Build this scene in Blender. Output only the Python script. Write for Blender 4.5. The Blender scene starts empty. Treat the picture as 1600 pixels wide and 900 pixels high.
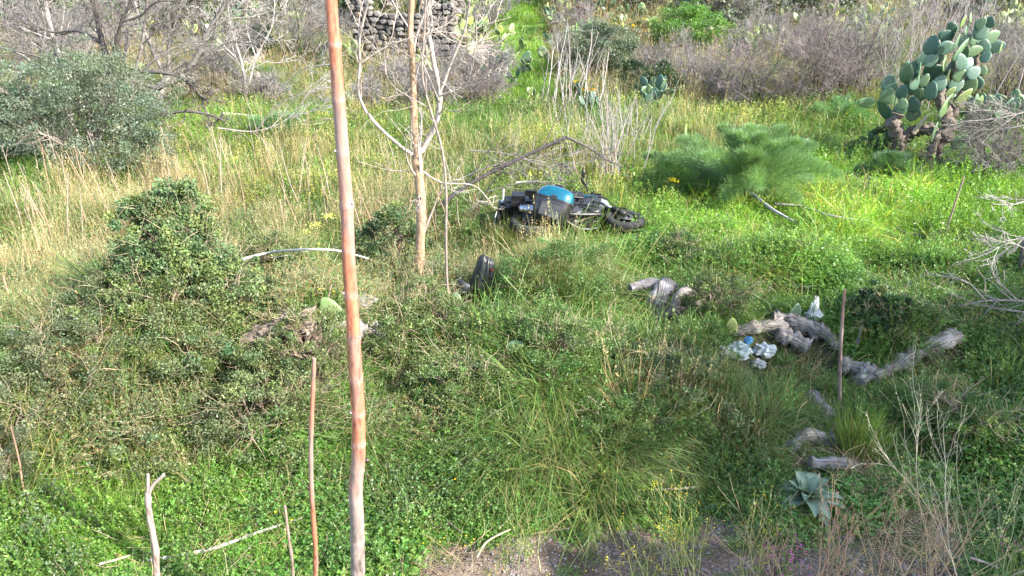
import bpy, bmesh, math, random
import numpy as np
from mathutils import Vector, Matrix, Euler
sc = bpy.context.scene
C = sc.collection
rng = np.random.default_rng(11); random.seed(11)
rad = math.radians

# ------------------------------------------------------------------ camera
CAMZ, PITCH, F = 4.25, rad(25.0), 1209.0
cam = bpy.data.cameras.new('camera'); cam_o = bpy.data.objects.new('camera', cam); C.objects.link(cam_o)
cam.sensor_width = 36; cam.lens = 36 * F / 1600; cam.clip_start = .05; cam.clip_end = 1500
cam_o.location = (0, 0, CAMZ); cam_o.rotation_euler = (rad(90) - PITCH, 0, 0)
sc.camera = cam_o
# ------------------------------------------------------------------ light
SUN_AZ, SUN_EL = rad(62), rad(37)       # azimuth from straight behind the camera towards the right
tosun = Vector((math.sin(SUN_AZ) * math.cos(SUN_EL), -math.cos(SUN_AZ) * math.cos(SUN_EL), math.sin(SUN_EL)))
w = bpy.data.worlds.new('World'); sc.world = w; w.use_nodes = True
nt = w.node_tree; bg = nt.nodes['Background']
sky = nt.nodes.new('ShaderNodeTexSky'); sky.sky_type = 'NISHITA'; sky.sun_disc = False
sky.sun_elevation = SUN_EL; sky.sun_rotation = math.atan2(tosun.x, tosun.y)
sky.air_density = 1.0; sky.dust_density = 1.6; sky.ozone_density = 1.0
nt.links.new(sky.outputs[0], bg.inputs[0]); bg.inputs[1].default_value = 0.15
sl = bpy.data.lights.new('sun', 'SUN'); sl.energy = 3.9; sl.angle = rad(.5); sl.color = (1, .965, .91)
so = bpy.data.objects.new('sun', sl); C.objects.link(so); so.location = (20, -12, 20)
so.rotation_euler = tosun.to_track_quat('Z', 'Y').to_euler()
sc.view_settings.view_transform = 'Standard'; sc.view_settings.look = 'None'
sc.view_settings.gamma = 1; sc.view_settings.exposure = 1.92
sc.render.engine = 'CYCLES'
sc.cycles.max_bounces = 7; sc.cycles.diffuse_bounces = 3; sc.cycles.transmission_bounces = 4; sc.cycles.transparent_max_bounces = 6

# ------------------------------------------------------------------ maths helpers
CP, SP = math.cos(PITCH), math.sin(PITCH)
_tab = np.random.default_rng(3).random((256, 256))
def vnoise(x, y, s=1.0, seed=0):
    x = np.asarray(x, float) / s + 37.7 * seed + 512; y = np.asarray(y, float) / s + 91.3 * seed + 512
    xi = np.floor(x).astype(int); yi = np.floor(y).astype(int); fx = x - xi; fy = y - yi
    fx = fx * fx * (3 - 2 * fx); fy = fy * fy * (3 - 2 * fy)
    a = _tab[xi % 256, yi % 256]; b = _tab[(xi + 1) % 256, yi % 256]
    c = _tab[xi % 256, (yi + 1) % 256]; d = _tab[(xi + 1) % 256, (yi + 1) % 256]
    return (a * (1 - fx) + b * fx) * (1 - fy) + (c * (1 - fx) + d * fx) * fy
def sstep(a, b, x):
    t = np.clip((np.asarray(x, float) - a) / (b - a), 0, 1); return t * t * (3 - 2 * t)
def hgt(x, y):
    x = np.asarray(x, float); y = np.asarray(y, float)
    e0 = 5.3 + 1.5 * sstep(.5, 3, x) + .5 * (vnoise(x, y, 1.5, 4) - .5)
    h = -.38 * (1 - sstep(0, 1.3, y - e0))
    h += .30 * (vnoise(x, y, 2.6, 1) - .5) * sstep(4.5, 6.5, y) + .10 * (vnoise(x, y, .7, 2) - .5) * sstep(4.4, 6, y)
    h += .35 * np.exp(-((x + 3.9) / 1.5) ** 2 - ((y - 8.2) / 1.6) ** 2)
    h += .30 * np.exp(-((x + 1.6) / 1.2) ** 2 - ((y - 7.4) / .8) ** 2)
    h -= .25 * np.exp(-((x - 3.6) / 1.1) ** 2 - ((y - 7.6) / .7) ** 2)
    bank = np.exp(-((x + 3.3) / 2.0) ** 2 - ((y - 7.1) / 1.5) ** 2); h += .45 * bank
    h += (.62 * (vnoise(x, y, .85, 6) - .45) + .14 * (vnoise(x, y, .4, 7) - .5)) * sstep(5.0, 6.0, y) * (1 - sstep(9.5, 13, y)) * (1 - .7 * np.exp(-((x - 3.2) / 1.8) ** 2 - ((y - 7.6) / 1.2) ** 2))
    h += .35 * np.exp(-((x - .35) / .75) ** 2 - ((y - 8.7) / .6) ** 2)
    far = sstep(16, 30, y)
    h += far * (.9 * (vnoise(x, y, 7, 3) - .5)) * (1 - .8 * np.exp(-((x - .6) / 2.2) ** 2))
    h += np.maximum(0, y - 28) * .055 + np.maximum(0, y - 70) * .10 + .5 * sstep(-5, -12, x) * sstep(15, 30, y)
    return h
def hz(x, y): return float(hgt(x, y))
def ray(px, py):
    a = (px - 800) / F; b = (450 - py) / F
    return Vector((a, CP + b * SP, -SP + b * CP))
def G(px, py, dz=0.0):
    d = ray(px, py); t = 2.0; st = .05
    while t < 400:
        p = Vector((0, 0, CAMZ)) + d * t
        if p.z < hz(p.x, p.y) + dz: break
        t += st; st = max(.05, t * .004)
    lo, hi = t - st, t
    for _ in range(12):
        m = (lo + hi) / 2; p = Vector((0, 0, CAMZ)) + d * m
        if p.z < hz(p.x, p.y) + dz: hi = m
        else: lo = m
    return Vector((0, 0, CAMZ)) + d * hi
def P(px, py, Y):                       # the point on a sight line at distance Y, used to read off places
    d = ray(px, py); return Vector((0, 0, CAMZ)) + d * (Y / d.y)
def depth(p): return p[1] * CP - (p[2] - CAMZ) * SP
def proj(x, y, z):
    zc = z - CAMZ; dp = y * CP - zc * SP; up = y * SP + zc * CP
    return 800 + F * x / dp, 450 - F * up / dp
def unit(v): return v / np.maximum(np.linalg.norm(v, axis=-1, keepdims=True), 1e-9)
def rdir(n, g=rng): return unit(g.normal(size=(n, 3)))

# ------------------------------------------------------------------ materials
def mat(name):
    m = bpy.data.materials.new(name); m.use_nodes = True
    return m, m.node_tree, m.node_tree.nodes, m.node_tree.links, m.node_tree.nodes['Principled BSDF']
def noise(n, l, scale, detail=4, vec=None):
    t = n.new('ShaderNodeTexNoise'); t.inputs['Scale'].default_value = scale; t.inputs['Detail'].default_value = detail
    if vec: l.new(vec, t.inputs['Vector'])
    return t
def ramp(n, l, fac, stops):
    r = n.new('ShaderNodeValToRGB'); l.new(fac, r.inputs[0])
    while len(r.color_ramp.elements) < len(stops): r.color_ramp.elements.new(.5)
    for e, (p, c) in zip(r.color_ramp.elements, stops): e.position = p; e.color = (*c, 1)
    return r
def mixc(n, l, a, b, fac, mode='MIX'):
    m = n.new('ShaderNodeMix'); m.data_type = 'RGBA'; m.blend_type = mode
    for s, v in ((m.inputs[0], fac), (m.inputs[6], a), (m.inputs[7], b)):
        if isinstance(v, (float, int)): s.default_value = v
        elif isinstance(v, tuple): s.default_value = (*v, 1)
        else: l.new(v, s)
    return m.outputs[2]
def bump(n, l, h, b, s=.4, dist=.02):
    k = n.new('ShaderNodeBump'); k.inputs['Strength'].default_value = s; k.inputs['Distance'].default_value = dist
    l.new(h, k.inputs['Height']); l.new(k.outputs[0], b.inputs['Normal'])
def leafmat(name, inst, trans=.35, rough=.45, spec=.5):
    m, t, n, l, b = mat(name)
    a = n.new('ShaderNodeAttribute'); a.attribute_name = 'col'; c = a.outputs['Color']
    if inst:
        i = n.new('ShaderNodeAttribute'); i.attribute_type = 'INSTANCER'; i.attribute_name = 'tint'
        c = mixc(n, l, c, i.outputs['Color'], 1.0, 'MULTIPLY')
    b.inputs['Roughness'].default_value = rough; b.inputs['Specular IOR Level'].default_value = spec
    l.new(c, b.inputs['Base Color'])
    tr = n.new('ShaderNodeBsdfTranslucent')
    ct = mixc(n, l, c, (1.25, 1.2, .55), 1.0, 'MULTIPLY'); l.new(ct, tr.inputs[0])
    mx = n.new('ShaderNodeMixShader'); mx.inputs[0].default_value = trans
    l.new(b.outputs[0], mx.inputs[1]); l.new(tr.outputs[0], mx.inputs[2])
    l.new(mx.outputs[0], n['Material Output'].inputs[0]); return m
M = {}
M['leaf'] = leafmat('leaf', False); M['leaf_i'] = leafmat('meadow_leaf', True)
M['leathery'] = leafmat('leathery_leaf', False, .18, .55, .35)
def barkmat(name, scale=30, amt=.5, inst=False):
    m, t, n, l, b = mat(name)
    a = n.new('ShaderNodeAttribute'); a.attribute_name = 'col'
    tc = n.new('ShaderNodeTexCoord'); mp = n.new('ShaderNodeMapping'); mp.inputs['Scale'].default_value = (1, 1, .35)
    l.new(tc.outputs['Object'], mp.inputs[0])
    k = noise(n, l, scale, 5, mp.outputs[0]); r = ramp(n, l, k.outputs[0], [(.3, (1 - amt,) * 3), (.7, (1.15,) * 3)])
    l.new(mixc(n, l, a.outputs['Color'], r.outputs[0], 1.0, 'MULTIPLY'), b.inputs['Base Color'])
    b.inputs['Roughness'].default_value = .8; b.inputs['Specular IOR Level'].default_value = .25
    bump(n, l, k.outputs[0], b, .5, .01); return m
M['bark'] = barkmat('dry_bark'); M['twig'] = barkmat('twig_bark', 60, .3)
def redbark():
    m, t, n, l, b = mat('red_bark')
    a = n.new('ShaderNodeAttribute'); a.attribute_name = 'col'
    tc = n.new('ShaderNodeTexCoord'); mp = n.new('ShaderNodeMapping'); mp.inputs['Scale'].default_value = (1, 1, .25); l.new(tc.outputs['Object'], mp.inputs[0])
    k = noise(n, l, 38, 9, mp.outputs[0]); r = ramp(n, l, k.outputs[0], [(.32, (.38, .34, .32)), (.45, (.9, .9, .9)), (.68, (1.15, 1.15, 1.15))])
    c = mixc(n, l, a.outputs['Color'], r.outputs[0], 1.0, 'MULTIPLY')
    k2 = noise(n, l, 6, 4, mp.outputs[0]); r2 = ramp(n, l, k2.outputs[0], [(.48, (0, 0, 0)), (.62, (.75, .75, .75))])
    c = mixc(n, l, c, (.27, .215, .19), r2.outputs[0])
    l.new(c, b.inputs['Base Color']); b.inputs['Roughness'].default_value = .5; bump(n, l, k.outputs[0], b, .7, .006); return m
M['redbark'] = redbark()
def woodmat():
    m, t, n, l, b = mat('weathered_wood')
    a = n.new('ShaderNodeAttribute'); a.attribute_name = 'col'
    tc = n.new('ShaderNodeTexCoord'); k = noise(n, l, 9, 8, tc.outputs['Object'])
    at = n.new('ShaderNodeAttribute'); at.attribute_name = 'tu'
    k2 = noise(n, l, 2.2, 8, at.outputs['Vector'])
    r = ramp(n, l, k2.outputs[0], [(.36, (.25, .23, .21)), (.46, (.8, .8, .8)), (.66, (1.35, 1.35, 1.35))])
    c = mixc(n, l, a.outputs['Color'], r.outputs[0], 1.0, 'MULTIPLY')
    r2 = ramp(n, l, k.outputs[0], [(.3, (.6, .55, .5)), (.65, (1.05, 1.05, 1.05))])
    l.new(mixc(n, l, c, r2.outputs[0], 1.0, 'MULTIPLY'), b.inputs['Base Color']); b.inputs['Roughness'].default_value = .85
    bump(n, l, k2.outputs[0], b, .9, .03); return m
M['wood'] = woodmat()
def padmat():
    m, t, n, l, b = mat('cactus_skin')
    a = n.new('ShaderNodeAttribute'); a.attribute_name = 'col'
    oi = n.new('ShaderNodeObjectInfo'); r = ramp(n, l, oi.outputs['Random'], [(0, (.75, .85, .95)), (.6, (1, 1, 1)), (1, (1.45, 1.25, .85))])
    tc = n.new('ShaderNodeTexCoord'); v = n.new('ShaderNodeTexVoronoi'); v.inputs['Scale'].default_value = 17; l.new(tc.outputs['Object'], v.inputs[0])
    rd = ramp(n, l, v.outputs['Distance'], [(.08, (.45, .42, .32)), (.2, (1, 1, 1))])
    k = noise(n, l, 7, 5, tc.outputs['Object']); rk = ramp(n, l, k.outputs[0], [(.3, (.8, .85, .85)), (.7, (1.15, 1.1, 1.05))])
    c = mixc(n, l, a.outputs['Color'], r.outputs[0], 1.0, 'MULTIPLY'); c = mixc(n, l, c, rd.outputs[0], .6, 'MULTIPLY'); c = mixc(n, l, c, rk.outputs[0], 1.0, 'MULTIPLY')
    ks = noise(n, l, 3.1, 6, tc.outputs['Object']); rs = ramp(n, l, ks.outputs[0], [(.58, (0, 0, 0)), (.66, (.8, .8, .8))]); c = mixc(n, l, c, (.33, .29, .19), rs.outputs[0])
    l.new(c, b.inputs['Base Color']); b.inputs['Roughness'].default_value = .42; b.inputs['Specular IOR Level'].default_value = .5
    bump(n, l, v.outputs['Distance'], b, .25, .01); return m
M['pad'] = padmat()
def plain(name, col, rough=.5, metal=0, coat=0, nz=.25, scale=25, col2=None):
    m, t, n, l, b = mat(name); tc = n.new('ShaderNodeTexCoord'); k = noise(n, l, scale, 5, tc.outputs['Object'])
    c2 = col2 or tuple(x * (1 - nz) for x in col)
    r = ramp(n, l, k.outputs[0], [(.35, c2), (.65, col)]); l.new(r.outputs[0], b.inputs['Base Color'])
    b.inputs['Metallic'].default_value = metal; b.inputs['Coat Weight'].default_value = coat
    rr = n.new('ShaderNodeMapRange'); rr.inputs[3].default_value = max(0, rough - .12); rr.inputs[4].default_value = min(1, rough + .15)
    l.new(k.outputs[0], rr.inputs[0]); l.new(rr.outputs[0], b.inputs['Roughness']); return m
M['black'] = plain('black_plastic', (.008, .008, .009), .4, col2=(.018, .016, .014), scale=9)
M['tyre'] = plain('tyre_rubber', (.012, .012, .012), .8, col2=(.03, .028, .024), scale=12)
M['darkgrey'] = plain('dark_grey_plastic', (.012, .013, .015), .38, coat=.3, scale=8, col2=(.028, .026, .024))
M['grey'] = plain('grey_plastic', (.026, .028, .032), .45, scale=14, col2=(.06, .056, .05))
M['silver'] = plain('scuffed_aluminium', (.62, .63, .65), .32, metal=1, col2=(.35, .34, .33))
M['steel'] = plain('dull_steel', (.10, .10, .105), .45, metal=.7, col2=(.05, .042, .035))
M['teal'] = plain('teal_paint', (.0, .13, .20), .25, metal=.35, coat=1, nz=.35, scale=7)
M['bluepaint'] = plain('blue_grey_paint', (.015, .04, .09), .25, metal=.3, coat=1, scale=4)
M['lens'] = plain('lamp_glass', (.6, .62, .66), .12, metal=.6, coat=1, scale=3)
M['redlens'] = plain('red_lamp', (.35, .01, .01), .2, coat=1)
M['whitepaint'] = plain('white_panel', (.75, .77, .82), .35, coat=.5)
M['plate'] = plain('number_plate', (.70, .72, .75), .4, scale=20, col2=(.4, .42, .45))
M['plateblue'] = plain('plate_blue', (.03, .10, .42), .4)
M['bagwhite'] = leafmat('bag_film', False, .3, .32, .5)
M['redtape'] = plain('torn_red_label', (.45, .08, .05), .5)
def stonemat():
    m, t, n, l, b = mat('lava_stone'); tc = n.new('ShaderNodeTexCoord'); oi = n.new('ShaderNodeObjectInfo')
    k = noise(n, l, 14, 8, tc.outputs['Object'])
    r = ramp(n, l, oi.outputs['Random'], [(0, (.10, .09, .08)), (.5, (.165, .145, .13)), (.9, (.21, .19, .17)), (1, (.28, .18, .10))])
    r2 = ramp(n, l, k.outputs[0], [(.3, (.55, .55, .55)), (.62, (1.1, 1.1, 1.1)), (.75, (1.35, 1.3, 1.05))])
    l.new(mixc(n, l, r.outputs[0], r2.outputs[0], 1.0, 'MULTIPLY'), b.inputs['Base Color']); b.inputs['Roughness'].default_value = .9
    bump(n, l, k.outputs[0], b, .6, .02); return m
M['stone'] = stonemat()
def soilmat(name, cols, sc2=1.5):
    m, t, n, l, b = mat(name); g = n.new('ShaderNodeNewGeometry')
    k = noise(n, l, sc2, 8, g.outputs['Position']); k2 = noise(n, l, 35, 6, g.outputs['Position'])
    r = ramp(n, l, k.outputs[0], [(.3, cols[0]), (.5, cols[1]), (.7, cols[2])])
    r2 = ramp(n, l, k2.outputs[0], [(.3, (.6, .6, .6)), (.7, (1.3, 1.3, 1.3))])
    l.new(mixc(n, l, r.outputs[0], r2.outputs[0], 1.0, 'MULTIPLY'), b.inputs['Base Color']); b.inputs['Roughness'].default_value = .95
    b.inputs['Specular IOR Level'].default_value = .15
    bump(n, l, k2.outputs[0], b, .8, .03); return m
M['ground'] = soilmat('ground_soil', [(.035, .045, .018), (.06, .06, .03), (.10, .085, .055)])
M['soil'] = soilmat('path_soil', [(.08, .058, .042), (.145, .108, .08), (.23, .175, .13)], 3)
M['track'] = soilmat('track_turf', [(.09, .17, .03), (.12, .21, .04), (.16, .19, .06)], 1.2)

# ------------------------------------------------------------------ mesh building
class MB:
    def __init__(s): s.V = []; s.Fq = []; s.Ft = []; s.Cc = []; s.T = []; s.n = 0
    def add(s, V, Fa, col, tu=None):
        V = np.asarray(V, float).reshape(-1, 3); Fa = np.asarray(Fa, int)
        s.V.append(V); (s.Fq if Fa.shape[1] == 4 else s.Ft).append(Fa + s.n)
        col = np.asarray(col, float)
        s.Cc.append(np.broadcast_to(col, (len(V), 3)) if col.ndim == 1 else col)
        s.T.append(np.zeros((len(V), 3)) if tu is None else tu)
        s.n += len(V); return s
    def mesh(s, name, mt, off=None, smooth=True):
        V = np.concatenate(s.V); 
        if off is not None: V = V - np.array(off)
        me = bpy.data.meshes.new(name); fq = np.concatenate(s.Fq) if s.Fq else np.zeros((0, 4), int); ft = np.concatenate(s.Ft) if s.Ft else np.zeros((0, 3), int)
        me.vertices.add(len(V)); me.vertices.foreach_set('co', V.astype(np.float32).ravel())
        li = np.concatenate([fq.ravel(), ft.ravel()]).astype(np.int32)
        me.loops.add(len(li)); me.loops.foreach_set('vertex_index', li)
        nf = len(fq) + len(ft); me.polygons.add(nf)
        ls = np.concatenate([np.arange(len(fq)) * 4, len(fq) * 4 + np.arange(len(ft)) * 3]).astype(np.int32)
        me.polygons.foreach_set('loop_start', ls)
        me.polygons.foreach_set('use_smooth', np.full(nf, smooth))
        me.update(calc_edges=True)
        a = me.attributes.new('col', 'FLOAT_COLOR', 'POINT'); c = np.concatenate([np.concatenate(s.Cc), np.ones((len(V), 1))], 1)
        a.data.foreach_set('color', c.astype(np.float32).ravel())
        if any(t.any() for t in s.T):
            a = me.attributes.new('tu', 'FLOAT_VECTOR', 'POINT'); a.data.foreach_set('vector', np.concatenate(s.T).astype(np.float32).ravel())
        me.materials.append(mt if not isinstance(mt, str) else M[mt]); return me
    def build(s, name, mt, parent=None, loc=None, smooth=True):
        off = parent.location if parent is not None else loc
        o = bpy.data.objects.new(name, s.mesh(name, mt, off, smooth)); C.objects.link(o)
        if parent is not None: o.parent = parent
        elif loc is not None: o.location = loc
        return o
def tag(o, label=None, cat=None, group=None, kind=None):
    for k, v in (('label', label), ('category', cat), ('group', group), ('kind', kind)):
        if v: o[k] = v
    return o
def thing(name, label, cat, loc, group=None):
    o = bpy.data.objects.new(name, None); C.objects.link(o); o.location = loc; o.empty_display_size = .2
    return tag(o, label, cat, group)

def tubes(Pt, Rd, sides=3):
    """Pt (N,K,3), Rd (N,K) -> V, quads"""
    N, K, _ = Pt.shape
    T = unit(np.gradient(Pt, axis=1)); D = unit(Pt[:, -1] - Pt[:, 0])
    ref = np.where(np.abs(D[:, 2:3]) > .8, np.array([[1., 0, 0]]), np.array([[0, 0, 1.]]))
    A = unit(np.cross(T, ref[:, None, :])); B = np.cross(T, A)
    th = np.arange(sides) * 2 * math.pi / sides
    V = Pt[:, :, None, :] + Rd[:, :, None, None] * (A[:, :, None, :] * np.cos(th)[None, None, :, None] + B[:, :, None, :] * np.sin(th)[None, None, :, None])
    base = (np.arange(N) * K * sides)[:, None, None]; k = (np.arange(K - 1) * sides)[None, :, None]; j = np.arange(sides)[None, None, :]; j2 = (j + 1) % sides
    Fq = np.stack([base + k + j, base + k + j2, base + k + sides + j2, base + k + sides + j], -1).reshape(-1, 4)
    return V.reshape(-1, 3), Fq
def walk(S, D, L, K, wig, up=0.0, g=rng):
    N = len(S); pts = [S]; d = unit(D)
    for k in range(K - 1):
        d = unit(d + g.normal(size=(N, 3)) * wig + np.array([0, 0, up]))
        pts.append(pts[-1] + d * (L / (K - 1))[:, None])
    return np.stack(pts, 1)
def kids(Pt, Rd, n, lf, ang, tmin=.25, g=rng):
    """n children per parent polyline; returns start, dir, length, radius"""
    N, K, _ = Pt.shape; par = np.repeat(np.arange(N), n); t = tmin + (1 - tmin) * g.random(len(par)); kk = np.minimum((t * (K - 1)).astype(int), K - 2); f = t * (K - 1) - kk
    S = Pt[par, kk] * (1 - f)[:, None] + Pt[par, kk + 1] * f[:, None]
    T = unit(Pt[par, kk + 1] - Pt[par, kk]); Ln = np.linalg.norm(np.diff(Pt, axis=1), axis=2).sum(1)[par]
    D = unit(T + rdir(len(par), g) * ang)
    r = (Rd[par, kk] * (1 - f) + Rd[par, kk + 1] * f)
    return S, D, Ln * lf * (1.15 - .6 * t) * (.6 + .8 * g.random(len(par))), r
def taper(r0, r1, K): return r0[:, None] + (r1 - r0)[:, None] * np.linspace(0, 1, K)[None] ** .8
def blades(S, D, droop, wd, c0, c1, segs=3, g=rng):
    """curved strips: S base, D full vector to tip, droop metres"""
    N = len(S); t = np.linspace(0, 1, segs + 1); L = np.linalg.norm(D, axis=1)
    out = unit(D * np.array([1, 1, 0]) + 1e-6)
    Pt = S[:, None] + D[:, None] * t[None, :, None] + out[:, None] * (droop[:, None] * t[None] ** 2)[..., None] * .8 + np.array([0, 0, -1.]) * (droop[:, None] * t[None] ** 2.2)[..., None]
    th = g.random(N) * 6.283; side = np.stack([np.cos(th), np.sin(th), np.zeros(N)], 1)
    wt = wd[:, None] * (1 - t[None] ** 2 * .93)
    V = np.stack([Pt - side[:, None] * wt[..., None], Pt + side[:, None] * wt[..., None]], 2)
    n = segs + 1; b = (np.arange(N) * n * 2)[:, None]; k = (np.arange(segs) * 2)[None]
    Fq = np.stack([b + k, b + k + 1, b + k + 3, b + k + 2], -1).reshape(-1, 4)
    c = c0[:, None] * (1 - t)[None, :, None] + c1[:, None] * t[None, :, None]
    return V.reshape(-1, 3), Fq, np.repeat(c, 2, axis=1).reshape(-1, 3)
def leafquads(S, D, Nn, ln, wd, col, fold=.0):
    D = unit(D); W = unit(np.cross(D, Nn)); Nn = np.cross(W, D)
    mid = S + D * (ln * .45)[:, None] - Nn * (ln * fold)[:, None]
    V = np.stack([S, mid + W * wd[:, None], S + D * ln[:, None], mid - W * wd[:, None]], 1)
    b = (np.arange(len(S)) * 4)[:, None]; return V.reshape(-1, 3), b + np.array([[0, 1, 2, 3]]), np.repeat(col, 4, 0)
def cvar(base, n, v=.2, hue=.12, g=rng):
    c = np.array(base)[None] * (1 + v * g.normal(size=(n, 1))); c[:, 0] *= 1 + hue * g.normal(size=n); return np.clip(c, .003, .9)

def catmull(pts, k=6):
    p = [np.array(q, float) for q in pts]; p = [2 * p[0] - p[1]] + p + [2 * p[-1] - p[-2]]; out = []
    for i in range(1, len(p) - 2):
        for t in np.linspace(0, 1, k, endpoint=False):
            out.append(.5 * (2 * p[i] + (p[i + 1] - p[i - 1]) * t + (2 * p[i - 1] - 5 * p[i] + 4 * p[i + 1] - p[i + 2]) * t * t + (3 * p[i] - p[i - 1] - 3 * p[i + 1] + p[i + 2]) * t ** 3))
    out.append(p[-2]); return np.array(out)
from mathutils import noise as mn
def noise_t(q, f): return mn.noise(Vector(q) * f * 3)
def limb(mb, pts, r0, r1, col, sides=8, k=5, wob=.12, col2=None, cap=True, g=rng, knots=0):
    """one thick irregular branch along a path"""
    c = catmull(pts, k); K = len(c); t = np.linspace(0, 1, K); r = r0 + (r1 - r0) * t
    r = r * (1 + wob * (vnoise(t * K * .5, np.zeros(K), 1, int(g.integers(50))) - .5) * 2)
    for q in range(knots):
        r = r + r0 * .16 * np.exp(-((t - (q + .5) / knots) * K * 1.0) ** 2)
    V, Fq = tubes(c[None], r[None], sides)
    V3 = V.reshape(K, sides, 3); cen = c[:, None]
    V3 = cen + (V3 - cen) * (1 + wob * g.normal(size=(K, sides, 1)) * .5); V = V3.reshape(-1, 3)
    cc = np.array(col)[None] * (1 - t)[:, None] + np.array(col2 or col)[None] * t[:, None]
    if sides >= 13:
        V = np.array([q + (q - c[i // sides]) * (noise_t(q, 3.2 / max(r0, .05) * .12) * wob * 1.5 + noise_t(q * 2.3, 1.2 / max(r0, .05) * .12) * wob * 1.1) for i, q in enumerate(V)]); V3 = V.reshape(K, sides, 3)
    s_len = np.concatenate([[0], np.cumsum(np.linalg.norm(np.diff(c, axis=0), axis=1))])
    th = np.arange(sides) * 2 * math.pi / sides
    tu = np.stack([np.repeat(s_len * 2.5, sides), np.tile(np.cos(th), K) * 3.2, np.tile(np.sin(th), K) * 3.2], 1)
    mb.add(V, Fq, np.repeat(cc, sides, 0), tu)
    if cap:
        for i0, ii in ((0, 0), (K - 1, K - 1)):
            ring = V3[ii]; vv = np.concatenate([ring, ring.mean(0, keepdims=True)]); j = np.arange(sides)
            ff = np.stack([j, (j + 1) % sides, np.full(sides, sides)], 1); 
            if ii == 0: ff = ff[:, ::-1]
            mb.add(vv, ff, cc[ii] * 1.1, np.concatenate([tu[:sides], tu[:1]]))
    return c, r
def twigify(mb, lst, n1, lf, ang, col, levels=2, r=.3, n2=4, wig=.22, up=.03, rmin=.0022, tmin=.2, g=rng):
    """twigs growing out of finished limbs. lst: [(centreline, radii)]"""
    K0 = 9; Pn = []; Rn = []
    for c, rr in lst:
        ix = np.linspace(0, len(c) - 1, K0).astype(int); Pn.append(c[ix]); Rn.append(rr[ix])
    Pn = np.stack(Pn); Rn = np.stack(Rn); ends = []
    for lv in range(levels):
        S, D, L, r0 = kids(Pn, Rn, n1 if lv == 0 else n2, lf if lv == 0 else .5, ang, tmin if lv == 0 else .15, g)
        r0 = np.maximum(r0 * (r if lv == 0 else .55), rmin * 1.5); K = 6 if lv == 0 else 5
        Pn = walk(S, D, L, K, wig, up, g); Rn = taper(r0, np.full(len(r0), rmin), K)
        V, Fq = tubes(Pn, Rn, 4 if lv == 0 else 3); mb.add(V, Fq, np.repeat(cvar(col, len(Pn), .15, .05, g), K * (4 if lv == 0 else 3), 0)); ends.append(Pn)
    return ends

# ------------------------------------------------------------------ setting: ground
def grid(xs, ys):
    X, Y = np.meshgrid(xs, ys); Z = hgt(X, Y); V = np.stack([X, Y, Z], -1).reshape(-1, 3)
    nx, ny = len(xs), len(ys); i, j = np.meshgrid(np.arange(nx - 1), np.arange(ny - 1)); a = (j * nx + i).ravel()
    return V, np.stack([a, a + 1, a + nx + 1, a + nx], 1)
t = np.linspace(-1, 1, 281); xs = np.sign(t) * (12 * np.abs(t) + 388 * np.abs(t) ** 5)
s = np.linspace(0, 1, 300); ys = -6 + 36 * s + 470 * s ** 5
V, Fq = grid(xs, ys)
g_o = MB().add(V, Fq, (.05, .05, .03)).build('ground', 'ground'); tag(g_o, kind='structure')
def drape(name, m, outline_fn, xs, ys, dz=.006):
    X, Y = np.meshgrid(xs, ys); nx = len(xs)
    keep = outline_fn(X, Y); Z = hgt(X, Y) + dz
    V = np.stack([X, Y, Z], -1).reshape(-1, 3); i, j = np.meshgrid(np.arange(nx - 1), np.arange(len(ys) - 1)); a = (j * nx + i).ravel()
    Fq = np.stack([a, a + 1, a + nx + 1, a + nx], 1); k = keep.ravel()
    Fq = Fq[k[Fq].all(1)]; used = np.unique(Fq); mp = np.zeros(len(V), int); mp[used] = np.arange(len(used))
    return tag(MB().add(V[used], mp[Fq], (.1, .1, .1)).build(name, m), kind='structure')
def bare(u, v, x, y):          # worn soil strip at the foot of the bank
    n = (vnoise(x, y, .5, 8) - .5) * 75 + (vnoise(x, y, .16, 9) - .5) * 45
    a = sstep(806, 832, v + n + 10 * sstep(1100, 1250, u)) * sstep(570, 660, u + n) * (1 - .85 * sstep(1500, 1580, u + n))
    b = .9 * sstep(838, 872, v + n * 1.5) * sstep(250, 360, u + n) 
    return np.maximum(a, b * (u < 700))
def bare_fn(X, Y):
    u, v = proj(X, Y, hgt(X, Y)); return bare(u, v, X, Y) > .3
drape('dirt_path', 'soil', bare_fn, np.arange(-4, 4.2, .035), np.arange(2.5, 5.4, .035))
def track_x(y): return .35 + .012 * (y - 20) + .25 * np.sin(y * .15)
def on_track(x, y, m=0): return (np.abs(x - track_x(y)) < .80 + .012 * (y - 20) + m + .25 * (vnoise(x, y, 1.2, 12) - .5)) & (y > 20.5) & (y < 62)
drape('grass_track', 'track', lambda X, Y: on_track(X, Y, .1), np.arange(-2, 4, .12), np.arange(20, 62, .14), .008)

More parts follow.
